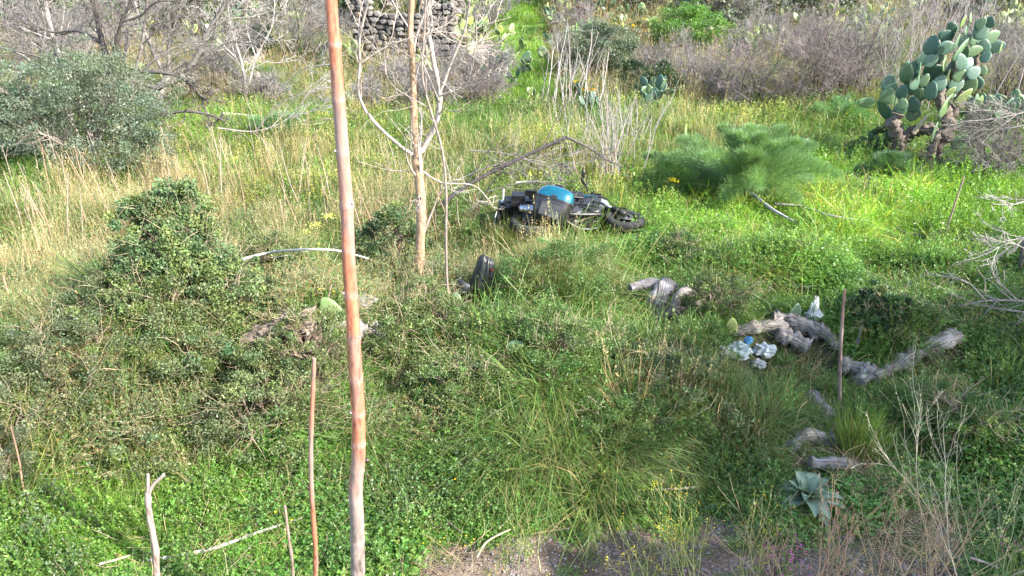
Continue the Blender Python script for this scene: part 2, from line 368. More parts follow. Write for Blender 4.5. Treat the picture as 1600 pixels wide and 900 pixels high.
# ------------------------------------------------------------------ vegetation clumps
def p_tussock(g, n=230, c1=(.115, .19, .04), dry=.2, h=(.25, .55), r=.17):
    mb = p_grass(g, n=n, r=r, h=h, lean=.75, droop=.95, wd=.0042, c0=(.05, .06, .02), c1=c1, dry=dry, fan=1.5)
    m2 = p_grass(g, n=60, r=r * .9, h=(h[0] * .4, h[1] * .6), lean=1.1, droop=.9, wd=.003, c0=(.2, .15, .08), c1=(.36, .28, .16), dry=.5); mb.add(m2.V[0], m2.Fq[0], m2.Cc[0]); return mb
def p_bushlet(g, r=.2, h=.3, n=620, col=(.09, .155, .045), size=.024, asp=.3):
    mb = MB(); ns = 16; S = pt_in(ns, r * .3, g); Pn = walk(S, rdir(ns, g) * .8 + np.array([0, 0, 1.]), g.uniform(.6, 1.1, ns) * h, 6, .2, 0, g); V, Fq = tubes(Pn, taper(np.full(ns, .003), np.full(ns, .001), 6), 3); mb.add(V, Fq, np.array((.14, .13, .06)))
    S2, D2, L2, _ = kids(Pn, np.ones((ns, 6)) * .01, 5, .45, .9, .3, g); P2 = walk(S2, D2, L2, 4, .25, .05, g); A, D, _, _ = kids(P2, np.ones((len(P2), 4)) * .01, max(2, n // len(P2)), .2, 1.2, 0, g); q = len(A); tone = cvar(col, q, .22, .14, g)
    V, Fq, c = leafquads(A, D + np.array([0, 0, .3]), rdir(q, g) + np.array([0, 0, .9]), size * g.uniform(.5, 1.5, q), size * asp * g.uniform(.6, 1.3, q), tone, .06); mb.add(V, Fq, c); return mb
def pt_in(n, r, g): 
    a = g.random(n) * 6.283; q = np.sqrt(g.random(n)) * r; return np.stack([np.cos(a) * q, np.sin(a) * q, np.full(n, -.02)], 1)
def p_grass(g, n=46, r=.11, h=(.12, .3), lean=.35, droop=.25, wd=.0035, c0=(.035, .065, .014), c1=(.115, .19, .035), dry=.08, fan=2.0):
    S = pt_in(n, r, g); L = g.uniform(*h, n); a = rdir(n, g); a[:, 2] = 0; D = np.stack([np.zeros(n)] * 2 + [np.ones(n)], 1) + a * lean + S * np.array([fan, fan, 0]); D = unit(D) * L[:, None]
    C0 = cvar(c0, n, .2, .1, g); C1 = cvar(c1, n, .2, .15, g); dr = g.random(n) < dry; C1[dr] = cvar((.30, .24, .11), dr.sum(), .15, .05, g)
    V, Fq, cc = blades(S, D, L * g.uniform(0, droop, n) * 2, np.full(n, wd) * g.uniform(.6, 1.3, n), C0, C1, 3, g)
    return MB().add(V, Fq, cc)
def p_straw(g, n=30, r=.16, h=(.35, .8), wd=.0022, pale=(.46, .38, .22)):
    mb = p_grass(g, n, r, h, .22, .12, wd, (.20, .17, .08), pale, .3)
    S = pt_in(6, r, g); L = g.uniform(h[1] * .7, h[1] * 1.15, 6); D = unit(rdir(6, g) * .16 + np.array([0, 0, 1.])) * L[:, None]
    V, Fq, cc = blades(S, D, L * .05, np.full(6, .0022), cvar((.3, .22, .12), 6, .1, .05, g), cvar(pale, 6, .1, .05, g), 3, g); mb.add(V, Fq, cc)
    k = 14; T = np.repeat(S + D, k, 0) - np.repeat(unit(D), k, 0) * (g.random(6 * k) * .12)[:, None]
    V, Fq, cc = leafquads(T, rdir(6 * k, g) + np.array([0, 0, 1.]), rdir(6 * k, g), np.full(6 * k, .018), np.full(6 * k, .003), cvar(pale, 6 * k, .15, .05, g)); mb.add(V, Fq, cc)
    return mb
def p_clover(g, n=150, r=.22, hmax=.1, size=.015, col=(.11, .19, .035)):
    mb = MB(); S = pt_in(n, r, g); H = hmax * (.25 + .75 * g.random(n)) * (1 - .4 * (np.hypot(S[:, 0], S[:, 1]) / r) ** 2); S[:, 2] = H
    up = unit(rdir(n, g) * .55 + np.array([0, 0, 1.])); th = g.random(n) * 6.283; cc = cvar(col, n, .22, .15, g)
    for q in range(3):
        D = np.stack([np.cos(th + q * 2.094), np.sin(th + q * 2.094), g.normal(size=n) * .25 + .15], 1)
        V, Fq, c = leafquads(S, D, up, np.full(n, size) * g.uniform(.7, 1.4, n), np.full(n, size * .42), cc); mb.add(V, Fq, c)
    m = n // 3; B = S[:m] * np.array([.8, .8, 0]); V, Fq, c = blades(B, S[:m] - B, np.zeros(m), np.full(m, .001), cc[:m] * .8, cc[:m], 1, g); mb.add(V, Fq, c)
    return mb
def p_herb(g, ns=9, r=.14, h=(.15, .38), col=(.095, .165, .04), size=.028, nl=20, tip=None, thin=.35):
    mb = MB(); S = pt_in(ns, r, g); L = g.uniform(*h, ns); Pn = walk(S, rdir(ns, g) * .35 + np.array([0, 0, 1.]), L, 5, .12, .05, g)
    V, Fq = tubes(Pn, taper(np.full(ns, .0028), np.full(ns, .001), 5), 3); mb.add(V, Fq, np.array(col) * 1.1)
    A, D, _, _ = kids(Pn, np.ones((ns, 5)) * .01, nl, .2, 1.2, .1, g); n = len(A); D[:, 2] = np.abs(D[:, 2]) * .6
    cc = cvar(col, n, .2, .12, g)
    if tip is not None:
        hi = A[:, 2] > np.quantile(A[:, 2], .72); cc[hi] = cvar(tip, hi.sum(), .15, .08, g)
    V, Fq, c = leafquads(A, D, rdir(n, g) + np.array([0, 0, 1.2]), size * g.uniform(.5, 1.4, n), size * thin * g.uniform(.6, 1.2, n), cc, .05); mb.add(V, Fq, c); return mb
def p_tangle(g, r=.32, h=.42, nt=26, col=(.075, .115, .04), tw=(.27, .2, .12), size=.017, nl=13, drytip=.12):
    mb = MB(); S = pt_in(nt, r * .6, g); Pn = walk(S, rdir(nt, g) * .8 + np.array([0, 0, .8]), g.uniform(.4, 1.1, nt) * h * 1.25, 7, .36, -.06, g); Pn[:, :, 2] = np.maximum(Pn[:, :, 2], -.02)
    V, Fq = tubes(Pn, taper(np.full(nt, .0032), np.full(nt, .001), 7), 3); mb.add(V, Fq, np.repeat(cvar(tw, nt, .25, .1, g), 21, 0))
    S2, D2, L2, _ = kids(Pn, np.ones((nt, 7)) * .01, 4, .42, .9, .2, g); P2 = walk(S2, D2, L2, 4, .3, .0, g); n2 = len(P2)
    V, Fq = tubes(P2, taper(np.full(n2, .0018), np.full(n2, .0008), 4), 3); mb.add(V, Fq, np.repeat(cvar(tw, n2, .25, .1, g), 12, 0))
    A, D, _, _ = kids(P2, np.ones((n2, 4)) * .01, nl, .2, 1.3, .05, g); n = len(A); cc = cvar(col, n, .25, .18, g)
    dr = g.random(n) < drytip; cc[dr] = cvar((.28, .19, .07), dr.sum(), .2, .1, g)
    V, Fq, c = leafquads(A, D + np.array([0, 0, .3]), rdir(n, g) + np.array([0, 0, .7]), size * g.uniform(.5, 1.5, n), size * .3 * g.uniform(.6, 1.3, n), cc, .05); mb.add(V, Fq, c); return mb
def p_litter(g, n=26, r=.3, col=(.40, .32, .21)):
    S = pt_in(n, r, g); S[:, 2] = g.random(n) * .1; D = rdir(n, g); D[:, 2] = np.abs(D[:, 2]) * .35
    Pn = walk(S, D, g.uniform(.12, .4, n), 5, .22, -.02, g); V, Fq = tubes(Pn, taper(np.full(n, .0028), np.full(n, .001), 5), 3)
    return MB().add(V, Fq, np.repeat(cvar(col, n, .25, .08, g), 15, 0))
def p_flower(g, col, n=5, r=.14, h=(.08, .2), size=.013):
    mb = MB(); S = pt_in(n, r, g); L = g.uniform(*h, n); V, Fq, c = blades(S, np.stack([np.zeros(n), np.zeros(n), L], 1), np.zeros(n), np.full(n, .0012), cvar((.07, .12, .03), n, .1, .1, g), cvar((.07, .12, .03), n, .1, .1, g), 1, g); mb.add(V, Fq, c)
    T = S + np.stack([np.zeros(n), np.zeros(n), L], 1)
    for q in range(6):
        D = np.tile([math.cos(q * 1.047), math.sin(q * 1.047), .35], (n, 1)); V, Fq, c = leafquads(T, D, np.tile([0, 0, 1.], (n, 1)), np.full(n, size), np.full(n, size * .32), cvar(col, n, .08, .03, g)); mb.add(V, Fq, c)
    return mb
def p_pebble(g, n=14, r=.2):
    mb = MB()
    for q in range(n):
        a = g.random(6) ; th = np.arange(6) * 1.047; s0 = g.uniform(.006, .022); cx = g.normal(size=2) * r * .5
        ring = np.stack([np.cos(th) * s0 * (.7 + .5 * a) + cx[0], np.sin(th) * s0 * (.7 + .5 * a) + cx[1], np.zeros(6)], 1); top = ring * np.array([1, 1, 1.]) ; top[:, :2] = (ring[:, :2] - cx) * .6 + cx; top[:, 2] = s0 * .7
        V = np.concatenate([ring, top, [[cx[0], cx[1], s0 * .85]]]); j = np.arange(6); k = (j + 1) % 6
        b = mb.n; mb.add(V, np.stack([j, k, k + 6, j + 6], 1), cvar((.2, .18, .17), 13, .2, .03, g)); mb.Ft.append(np.stack([j + 6, k + 6, np.full(6, 12)], 1) + b)
    return mb
def protos(key, fn, nvar, m='leaf_i', **kw):
    col = bpy.data.collections.new(key)
    for i in range(nvar):
        g = np.random.default_rng(100 + i * 7 + len(key)); o = bpy.data.objects.new('%s_%02d' % (key, i), fn(g, **kw).mesh(key, m)); col.objects.link(o)
    return col, nvar
def scatter(name, label, cat, pc, pts, scl, tint, tilt=.12, g=rng):
    col, nv = pc; N = len(pts); me = bpy.data.meshes.new(name); me.vertices.add(N); me.vertices.foreach_set('co', pts.astype(np.float32).ravel())
    rot = np.stack([g.normal(size=N) * tilt, g.normal(size=N) * tilt, g.random(N) * 6.283], 1)
    for nm, ty, k, v in (('rot', 'FLOAT_VECTOR', 'vector', rot), ('scl', 'FLOAT', 'value', scl), ('tint', 'FLOAT_VECTOR', 'vector', tint)):
        a = me.attributes.new(nm, ty, 'POINT'); a.data.foreach_set(k, np.asarray(v).astype(np.float32).ravel())
    a = me.attributes.new('idx', 'INT', 'POINT'); a.data.foreach_set('value', g.integers(0, nv, N).astype(np.int32))
    o = bpy.data.objects.new(name, me); C.objects.link(o)
    ng = bpy.data.node_groups.new(name, 'GeometryNodeTree'); ng.interface.new_socket('Geometry', in_out='INPUT', socket_type='NodeSocketGeometry'); ng.interface.new_socket('Geometry', in_out='OUTPUT', socket_type='NodeSocketGeometry')
    n, l = ng.nodes, ng.links; gi = n.new('NodeGroupInput'); go = n.new('NodeGroupOutput'); ip = n.new('GeometryNodeInstanceOnPoints'); ci = n.new('GeometryNodeCollectionInfo')
    ci.inputs['Collection'].default_value = col; ci.inputs['Separate Children'].default_value = True; ip.inputs['Pick Instance'].default_value = True
    def na(nm, dt):
        x = n.new('GeometryNodeInputNamedAttribute'); x.data_type = dt; x.inputs['Name'].default_value = nm; return x.outputs['Attribute']
    er = n.new('FunctionNodeEulerToRotation'); l.new(na('rot', 'FLOAT_VECTOR'), er.inputs[0]); l.new(er.outputs[0], ip.inputs['Rotation'])
    l.new(gi.outputs[0], ip.inputs['Points']); l.new(ci.outputs[0], ip.inputs['Instance']); l.new(na('idx', 'INT'), ip.inputs['Instance Index']); l.new(na('scl', 'FLOAT'), ip.inputs['Scale']); l.new(ip.outputs[0], go.inputs[0])
    md = o.modifiers.new('scatter', 'NODES'); md.node_group = ng
    return tag(o, label, cat, kind='stuff')
# zones, read in the picture and laid out on the ground
def E(u, v, cx, cy, rx, ry): return np.exp(-((u - cx) / rx) ** 2 - ((v - cy) / ry) ** 2)
def box(u, v, a, b, c, d, s=40): return sstep(a - s, a + s, u) * (1 - sstep(b - s, b + s, u)) * sstep(c - s / 2, c + s / 2, v) * (1 - sstep(d - s / 2, d + s / 2, v))
avoid = []                                 # (x, y, r): keep clear
def sample(N, dens, y0=3.0, y1=75, clump=0.5, cs=.8, seed=0, av=1.0):
    g = np.random.default_rng(1000 + seed); y = np.exp(g.uniform(math.log(y0), math.log(y1), N)); x = g.uniform(-.84, .84, N) * (y + 1.2)
    z = hgt(x, y); u, v = proj(x, y, z); d = dens(u, v, x, y)
    cn = vnoise(x, y, cs * (.6 + .06 * y), 20 + seed); d = d * (1 - clump + clump * 2 * sstep(.3, .7, cn))
    k = g.random(N) < d
    if av > 0:
        for ax, ay, ar in avoid: k &= np.hypot(x - ax, (y - ay + ar * .45 * av) * .8) > ar * av
    x, y, z, u, v = x[k], y[k], z[k], u[k], v[k]
    return np.stack([x, y, z], 1), u, v, g
def tinted(n, g, base=(1, 1, 1), v=.15, hue=.1):
    t = np.array(base)[None] * (1 + v * g.normal(size=(n, 1))); t[:, 0] *= 1 + hue * g.normal(size=n); return np.clip(t, .2, 3)

# ------------------------------------------------------------------ shrub and tree builders
def foliage(mb, cen, rx, ry, rz, n, size, col, nclump=60, cr=.22, asp=.35, g=rng, shell=.5, colv=.18, ccol=None, low=-.8):
    d = rdir(nclump, g); d[:, 2] = np.where(d[:, 2] < low, -d[:, 2], d[:, 2]); rr = shell + (1 - shell) * g.random(nclump) ** .6; rr = rr * (.6 + .72 * vnoise(np.arctan2(d[:, 1], d[:, 0]) * 1.3 + 5, d[:, 2] * 2.2, 1, int(g.integers(40))))
    cc = np.array(cen) + d * rr[:, None] * np.array([rx, ry, rz]); tone = cvar(col, nclump, colv, .1, g)
    if ccol is not None:
        k = g.random(nclump) < .3; tone[k] = cvar(ccol, k.sum(), .12, .06, g)
    ci = g.integers(0, nclump, n); sz = g.uniform(.55, 1.3, nclump)
    S = cc[ci] + unit(g.normal(size=(n, 3))) * (g.random(n) ** .45 * cr * sz[ci])[:, None] * np.array([rx, ry, rz * .8]).clip(.2) 
    out = unit(S - np.array(cen)); D = unit(out * .6 + rdir(n, g) + np.array([0, 0, .25])); Nn = rdir(n, g) + np.array([0, 0, .8])
    c = tone[ci] * (1 + .14 * g.normal(size=(n, 1)))
    V, Fq, c = leafquads(S, D, Nn, size * g.uniform(.6, 1.35, n), size * asp * g.uniform(.6, 1.3, n), np.clip(c, .004, .9), .06); mb.add(V, Fq, c)
    return cc
def stems_to(mb, base, cc, n, r, col, g=rng):
    i = g.choice(len(cc), n); S = np.tile(np.array(base), (n, 1)) + g.normal(size=(n, 3)) * np.array([.06, .06, 0]); T = cc[i]; K = 6; t = np.linspace(0, 1, K)
    Pn = S[:, None] + (T - S)[:, None] * t[None, :, None]; Pn[:, :, 2] += (np.sin(t * math.pi) * .12)[None] * (T[:, 2] - S[:, 2])[:, None]; Pn[:, 1:-1] += g.normal(size=(n, K - 2, 3)) * .03
    V, Fq = tubes(Pn, taper(np.full(n, r), np.full(n, r * .25), K), 5); mb.add(V, Fq, np.repeat(cvar(col, n, .15, .05, g), K * 5, 0)); return Pn, taper(np.full(n, r), np.full(n, r * .25), K)
def shrub(u, v, wpx, hpx, label, col, name='shrub', n=9000, size=.035, nclump=70, cr=.3, asp=.35, bark=(.22, .18, .14), ccol=None, cat='shrub', group=None, twigs=0, m='leaf', seed=0, dsc=.9, shell=.5):
    g = np.random.default_rng(seed + int(u * 3 + v)); p = G(u, v); s = F / depth(p); rx = wpx / s / 2; H = hpx / s * 1.03
    t = thing(name, label, cat, p, group); mb = MB(); cen = (p.x, p.y + rx * dsc * .6, p.z + H * .5)
    t.location = (p.x, p.y + rx * dsc * .6, hz(p.x, p.y + rx * dsc * .6)); cen = (t.location.x, t.location.y, p.z + H * .5)
    cc = foliage(mb, cen, rx, rx * dsc, H * .5, n, size, col, nclump, cr, asp, g, shell, ccol=ccol); mb.build('foliage', m, t)
    b = MB(); Pn, Rn = stems_to(b, t.location, cc, 22, max(.012, H * .012), bark, g)
    if twigs:
        A, D, L, r0 = kids(Pn, Rn, twigs, .5, .7, .35, g); W = walk(A, D, L, 6, .2, .03, g); V, Fq = tubes(W, taper(np.maximum(r0 * .4, .003), np.full(len(A), .0015), 6), 3); b.add(V, Fq, cvar(bark, len(V), .1, .05, g))
    b.build('branches', 'bark', t); return t
def twigbush(u, v, wpx, hpx, label, col, name='bare_bush', ns=16, n1=8, n2=6, n3=4, r0=.018, group=None, seed=0, up=.02, spread=.55, wig=.18, cat='bush', rmin=.0028, dark=(.07, .055, .045)):
    g = np.random.default_rng(seed + int(u * 3 + v)); p = G(u, v); s = F / depth(p); rx = wpx / s / 2; H = hpx / s
    p = Vector((p.x, p.y + rx * .5, hz(p.x, p.y + rx * .5))); t = thing(name, label, cat, p, group)
    S = np.array(p)[None] + g.normal(size=(ns, 3)) * np.array([rx * .22, rx * .2, 0]); D = np.stack([g.normal(size=ns) * spread * rx / H * 1.6, g.normal(size=ns) * spread * rx / H * 1.2, np.ones(ns)], 1)
    Pn = walk(S, D, H * g.uniform(.7, 1.15, ns), 8, wig, up, g); Rn = taper(np.full(ns, r0) * g.uniform(.5, 1.2, ns), np.full(ns, rmin), 8); b = MB(); V, Fq = tubes(Pn, Rn, 5); b.add(V, Fq, np.repeat(cvar(dark, ns, .3, .05, g), 40, 0)); b.build('stems', 'bark', t)
    c = MB(); A, Dd, L, rr = kids(Pn, Rn, n1, .5, .75, .15, g); W = walk(A, Dd, L, 6, wig * 1.1, up, g); Rw = taper(np.maximum(rr * .5, rmin), np.full(len(A), rmin), 6); V, Fq = tubes(W, Rw, 3); c.add(V, Fq, np.repeat(cvar(np.array(col) * .7, len(A), .2, .05, g), 18, 0))
    A, Dd, L, rr = kids(W, Rw, n2, .55, .8, .1, g); W2 = walk(A, Dd, L, 5, wig * 1.2, up, g); R2 = np.full((len(A), 5), rmin * .9); V, Fq = tubes(W2, R2, 3); c.add(V, Fq, np.repeat(cvar(col, len(A), .2, .05, g), 15, 0))
    if n3:
        A, Dd, L, rr = kids(W2, R2, n3, .6, .9, .1, g); W3 = walk(A, Dd, L, 3, wig, up, g); V, Fq = tubes(W3, np.full((len(A), 3), rmin * .75), 3); c.add(V, Fq, np.repeat(cvar(col, len(A), .2, .05, g), 9, 0))
    c.build('twigs', 'twig', t); return t

# ------------------------------------------------------------------ trees standing to the right of the view; they shade the lower right
def shade_tree(sx, sy, r, Hc, label, n=5200, seed=0, nc=46):
    k = Hc / tosun.z; cx, cy = sx + tosun.x * k, sy + tosun.y * k; g = np.random.default_rng(seed); z0 = hz(cx, cy); t = thing('evergreen_tree', label, 'tree', (cx, cy, z0))
    mb = MB(); cc = foliage(mb, (cx, cy, z0 + Hc), r, r, r * .62, n, .17, (.06, .10, .03), nc, .3, .5, g, .3, low=-.4); mb.build('crown', 'leaf', t)
    b = MB(); limb(b, [(cx, cy, z0 - .2), (cx + .1, cy, z0 + 1.5), (cx - .1, cy + .1, z0 + Hc * .7)], .2, .13, (.2, .16, .12), 10); stems_to(b, (cx - .1, cy + .1, z0 + Hc * .55), cc, 20, .06, (.2, .16, .12), g); b.build('trunk', 'bark', t)
shade_tree(4.5, 5.6, 3.0, 6.2, 'broad evergreen tree beside the path to the right of the view', 6000, 3, 60)
shade_tree(8.6, 7.0, 3.3, 6.6, 'evergreen tree farther right behind the fallen branches', 6500, 4, 60)
shade_tree(1.9, 4.0, 1.3, 5.5, 'small evergreen tree nearest the viewer at the right', 1500, 5, 30)

# ------------------------------------------------------------------ left: the big grey-green shrub and bare trees
shrub(112, 292, 330, 200, 'wide grey-green small-leaved shrub at the left edge under the bare trees', (.15, .185, .13), n=38000, size=.040, nclump=460, cr=.12, shell=.2, asp=.34, ccol=(.13, .17, .10), twigs=26, bark=(.3, .26, .22))
shrub(15, 262, 120, 120, 'grey-green shrub cut off by the left edge beside the wide one', (.13, .175, .115), n=14000, size=.042, nclump=100, cr=.2, ccol=(.13, .17, .10), twigs=4)
shrub(235, 300, 90, 95, 'small rounded grey-green shrub at the right foot of the wide shrub', (.14, .185, .115), n=9000, size=.034, nclump=70, cr=.25, ccol=(.14, .18, .1), twigs=4)
def bare_tree(name, label, base_uv, Y, limbs, trunk_n, col, tcol, n1=9, lf=.45, levels=3, seed=0, n2=4, dj=.5, rmin=.003, ang=.75, up=.03, wig=.2, leafscar=0, sides=8, redmat='bark', g2=None, tw='twig', knots=0, tk=.88):
    """limbs: list of (pixel polyline, r0, r1). The first trunk_n form the trunk, the others are limbs; dj is how far limbs reach in depth"""
    g = np.random.default_rng(seed); b0 = G(*base_uv) if Y is None else None; Yb = Y or b0.y
    first = limbs[0][0][0]; p = P(*first, Yb); root = Vector((p.x, Yb, hz(p.x, Yb))); t = thing(name, label, 'tree', root)
    tr = MB(); data = []; ends = {}
    for i, (pl, r0, r1) in enumerate(limbs):
        key = tuple(pl[0]); y0 = ends.get(key, Yb); dy = g.uniform(-dj, dj) if i else 0; K = len(pl); pts = []
        for k, q in enumerate(pl):
            yy = y0 + dy * k / max(1, K - 1); ends.setdefault(tuple(q), yy); pts.append(P(*q, yy))
        if i == 0: pts = [Vector((root.x, root.y, root.z - .1))] + pts[1:] if (pts[0].z - root.z) < .5 else [Vector((root.x, root.y, root.z - .1))] + pts
        if i < trunk_n: data.append(limb(tr, pts, r0 * tk, r1 * tk, tcol, sides, 6, .14, g=g, knots=knots))
        else:
            m = MB(); data.append(limb(m, pts, r0 * tk, r1 * tk, col, max(5, sides - 2), 6, .12, g=g)); m.build('limb', redmat, t)
    tr.build('trunk', redmat, t); m = MB(); twigify(m, data, n1, lf, ang, col, levels, .35, n2, wig, up, rmin, .25, g); m.build('twigs', tw, t); return t
W1 = (.17, .15, .135); W2 = (.075, .062, .055); PALE = (.25, .225, .205)
bare_tree('bare_tree', 'bare tree with a dark crooked trunk rising out of the wide grey-green shrub', None, 15.3,
    [([(146, 215), (150, 172), (166, 150), (172, 108)], .085, .07), ([(172, 108), (160, 66), (152, 30), (146, -40)], .055, .03), ([(172, 108), (183, 62), (190, 34), (205, 0), (212, -40)], .035, .02),
     ([(166, 150), (200, 117), (240, 112), (285, 122), (312, 148), (326, 160)], .045, .02), ([(190, 34), (218, 25), (243, 4), (275, 2), (310, 8)], .022, .01), ([(312, 148), (330, 190), (345, 185)], .018, .008),
     ([(160, 66), (120, 48), (80, 50), (40, 30)], .03, .012), ([(285, 122), (300, 128), (325, 146)], .02, .01), ([(166, 150), (140, 120), (110, 108), (70, 92), (20, 78)], .035, .012)],
    2, (.11, .095, .085), W2, 10, .42, 3, 3, tk=1.12, rmin=.004)
bare_tree('bare_tree', 'pale grey bare tree leaning right with a split hollow base left of the red stem', None, 18.5,
    [([(238, 165), (250, 140), (262, 128), (290, 118)], .14, .10), ([(290, 118), (312, 80), (328, 45), (352, 5), (368, -30)], .085, .04), ([(290, 118), (325, 85), (360, 66), (400, 68)], .04, .015), ([(262, 128), (264, 60), (262, 10), (262, -40)], .05, .035),
     ([(262, 128), (235, 70), (215, 20), (205, -30)], .05, .03), ([(328, 45), (360, 30), (400, 25), (440, 10)], .03, .01), ([(312, 80), (300, 40), (320, 0)], .03, .012), ([(250, 140), (200, 118), (198, 60), (197, -30)], .05, .035), ([(325, 85), (345, 50), (380, 48)], .02, .01)],
    1, PALE, (.34, .30, .26), 10, .45, 3, 4, rmin=.0045)
bare_tree('bare_tree', 'bleached bare tree with long arching limbs at the far upper left', None, 16.6,
    [([(104, 190), (100, 110), (82, 60), (62, -40)], .09, .05), ([(104, 190), (60, 110), (22, 80), (-30, 70)], .04, .02), ([(100, 110), (110, 60), (140, 10), (150, -40)], .035, .02), ([(100, 110), (60, 55), (20, 20), (-20, 0)], .04, .02), ([(60, 110), (70, 40), (50, -20)], .03, .02),
     ([(100, 110), (128, 98), (142, 128)], .03, .012), ([(22, 80), (10, 40), (8, -20)], .025, .01), ([(82, 60), (40, 40), (0, 38)], .025, .01)],
    1, PALE, (.34, .31, .28), 10, .5, 3, 5, rmin=.004, up=-.01)
bare_tree('bare_tree', 'bare grey sapling with ascending shoots behind the leaning pale tree', None, 20.5,
    [([(385, 150), (378, 100), (360, 40), (352, -40)], .045, .02), ([(385, 150), (400, 90), (425, 40), (430, -20)], .03, .015), ([(378, 100), (340, 60), (320, 20)], .022, .01), ([(400, 90), (385, 40), (390, -20)], .02, .01)], 1, (.44, .4, .36), (.4, .36, .32), 10, .5, 3, 6, rmin=.004)
bare_tree('bare_tree', 'slender grey bare tree with steep crossing limbs between the dark and the leaning trees', None, 17.2,
    [([(205, 185), (208, 130), (222, 70), (232, -20)], .05, .025), ([(208, 130), (240, 95), (285, 70), (330, 62)], .03, .012), ([(222, 70), (255, 35), (275, -20)], .022, .01), ([(208, 130), (180, 90), (175, 20), (168, -30)], .025, .012), ([(240, 95), (262, 60), (300, 20)], .018, .008)], 1, (.22, .2, .18), (.24, .21, .19), 12, .5, 3, 15, rmin=.004)
bare_tree('bare_tree', 'low spreading bare tree with drooping twigs at the far left behind the shrub', None, 18.0,
    [([(45, 195), (42, 150), (30, 110), (35, 50)], .05, .025), ([(42, 150), (80, 120), (130, 112)], .03, .012), ([(30, 110), (-10, 90), (-40, 60)], .025, .01), ([(42, 150), (62, 90), (95, 30)], .03, .012)], 1, (.26, .235, .21), (.24, .21, .19), 12, .5, 3, 16, rmin=.004)
# pale forked tree in the middle
OR = (.42, .28, .18)
bare_tree('bare_tree', 'pale orange-barked bare tree forking at waist height left of the motorcycle', None, 8.7,
    [([(655, 500), (655, 420), (658, 330), (653, 262), (652, 240)], .075, .062), ([(652, 240), (647, 190), (645, 110), (641, 60), (643, 0), (645, -60)], .05, .03), ([(652, 240), (662, 230), (682, 190), (687, 145), (677, 95), (668, 35), (660, -50)], .042, .022),
     ([(652, 245), (625, 228), (580, 185), (560, 145), (562, 100), (562, 60), (575, 0), (580, -40)], .024, .012), ([(687, 145), (710, 85), (728, 40), (736, -20)], .022, .012), ([(687, 150), (740, 132), (790, 118)], .016, .005),
     ([(562, 100), (600, 75), (640, 60), (690, 50), (740, 60)], .012, .005), ([(687, 160), (670, 120), (658, 80), (690, 20)], .012, .006), ([(645, 100), (650, 60), (668, 10), (690, -40)], .018, .01), ([(652, 262), (690, 285), (740, 290), (770, 320)], .013, .005),
     ([(562, 60), (590, 30), (610, -20)], .01, .005), ([(668, 35), (700, 60), (740, 75), (745, 30)], .01, .005)],
    2, (.42, .36, .31), OR, 5, .5, 3, 7, n2=3, dj=.45, rmin=.0026, up=.04, wig=.16, sides=10)
bare_tree('bare_tree', 'thin straight grey-brown sapling crossing the forked tree just to its right', None, 8.2,
    [([(697, 392), (697, 300), (690, 232), (672, 170), (660, 120), (662, 60), (668, -30)], .019, .009), ([(690, 232), (705, 290), (697, 330)], .008, .004), ([(672, 170), (610, 130), (600, 80)], .008, .004), ([(660, 120), (625, 150), (612, 110)], .007, .003)], 1, (.33, .28, .24), (.30, .24, .20), 4, .4, 2, 8, n2=3, rmin=.002)

# ------------------------------------------------------------------ red-barked stems
RED = (.40, .145, .08); RED2 = (.30, .19, .15)
def stem(name, label, cat, pl, Y, r0, r1, col=RED, col2=None, m='redbark', knots=6, k=6, sides=12, cut=True, base_extra=True, Yt=None, group=None, wob=.05):
    K = len(pl); Yt = Yt or Y; pts = [P(*q, Y + (Yt - Y) * (1 - i / (K - 1))) for i, q in enumerate(pl)]; b = pts[-1]
    if base_extra and b.z > hz(b.x, b.y): pts.append(Vector((b.x + (pts[-1].x - pts[-2].x) * .3, b.y, hz(b.x, b.y) - .1)))
    root = Vector((pts[-1].x, pts[-1].y, hz(pts[-1].x, pts[-1].y))); o = MB(); limb(o, pts[::-1], r0, r1, col2 or col, sides, k, wob, col, knots=knots, g=np.random.default_rng(int(abs(pl[0][0] * 7))))
    ob = o.build(name, m, None, root); return tag(ob, label, cat, group)
# the tall one in front: trunk with leaf-scar collars and bare twigs above
_t = thing('young_tree', 'tall slender young tree with smooth orange-red bark standing nearest to the viewer', 'tree', (0, 0, 0)); _Y = 3.55
_pp = [(560, 960), (558, 880), (557, 780), (560, 700), (558, 600), (550, 470), (542, 330), (533, 200), (524, 90), (518, -10), (513, -110), (520, -260)]
_pts = [P(*q, _Y) for q in _pp]; b = _pts[0]; _pts = [Vector((b.x, b.y, hz(b.x, b.y) - .1))] + _pts; _t.location = (b.x, b.y, hz(b.x, b.y))
cen = catmull(_pts, 26); K = len(cen); cen = cen + .012 * np.stack([vnoise(np.arange(K) / 17., np.zeros(K), 1, 3) - .5, vnoise(np.arange(K) / 14., np.ones(K), 1, 4) - .5, np.zeros(K)], 1); tt = np.linspace(0, 1, K); rr = .047 + (.026 - .047) * np.clip(tt * 1.25, 0, 1)
m = MB(); sd = 18; 
KS = [int(q * 2.6) for q in (6, 13, 19, 24, 30, 36, 41, 46, 51, 56, 61, 66, 71, 77, 84, 92)]
for i, kk in enumerate(KS): rr = rr + (.0018 + .0018 * (i % 3 == 0)) * np.exp(-((np.arange(K) - kk) / 1.3) ** 2)
V, Fq = tubes(cen[None], rr[None], sd); zz = np.repeat(cen[:, 2], sd); f = sstep(1.1, 1.65, zz)[:, None]
n2_ = vnoise(zz * 3, np.tile(np.arange(sd), K) * .4, 1, 5)[:, None]
zf = vnoise(zz * 60, np.tile(np.arange(sd), K) * 2.0, 1, 9)[:, None]; st = vnoise(zz * 7, np.tile(np.arange(sd), K) * 1.3, 1, 10)[:, None]; cc_ = np.array((.215, .17, .15)) * (1 - f) + (np.array(RED) * (.92 + .18 * n2_)) * f
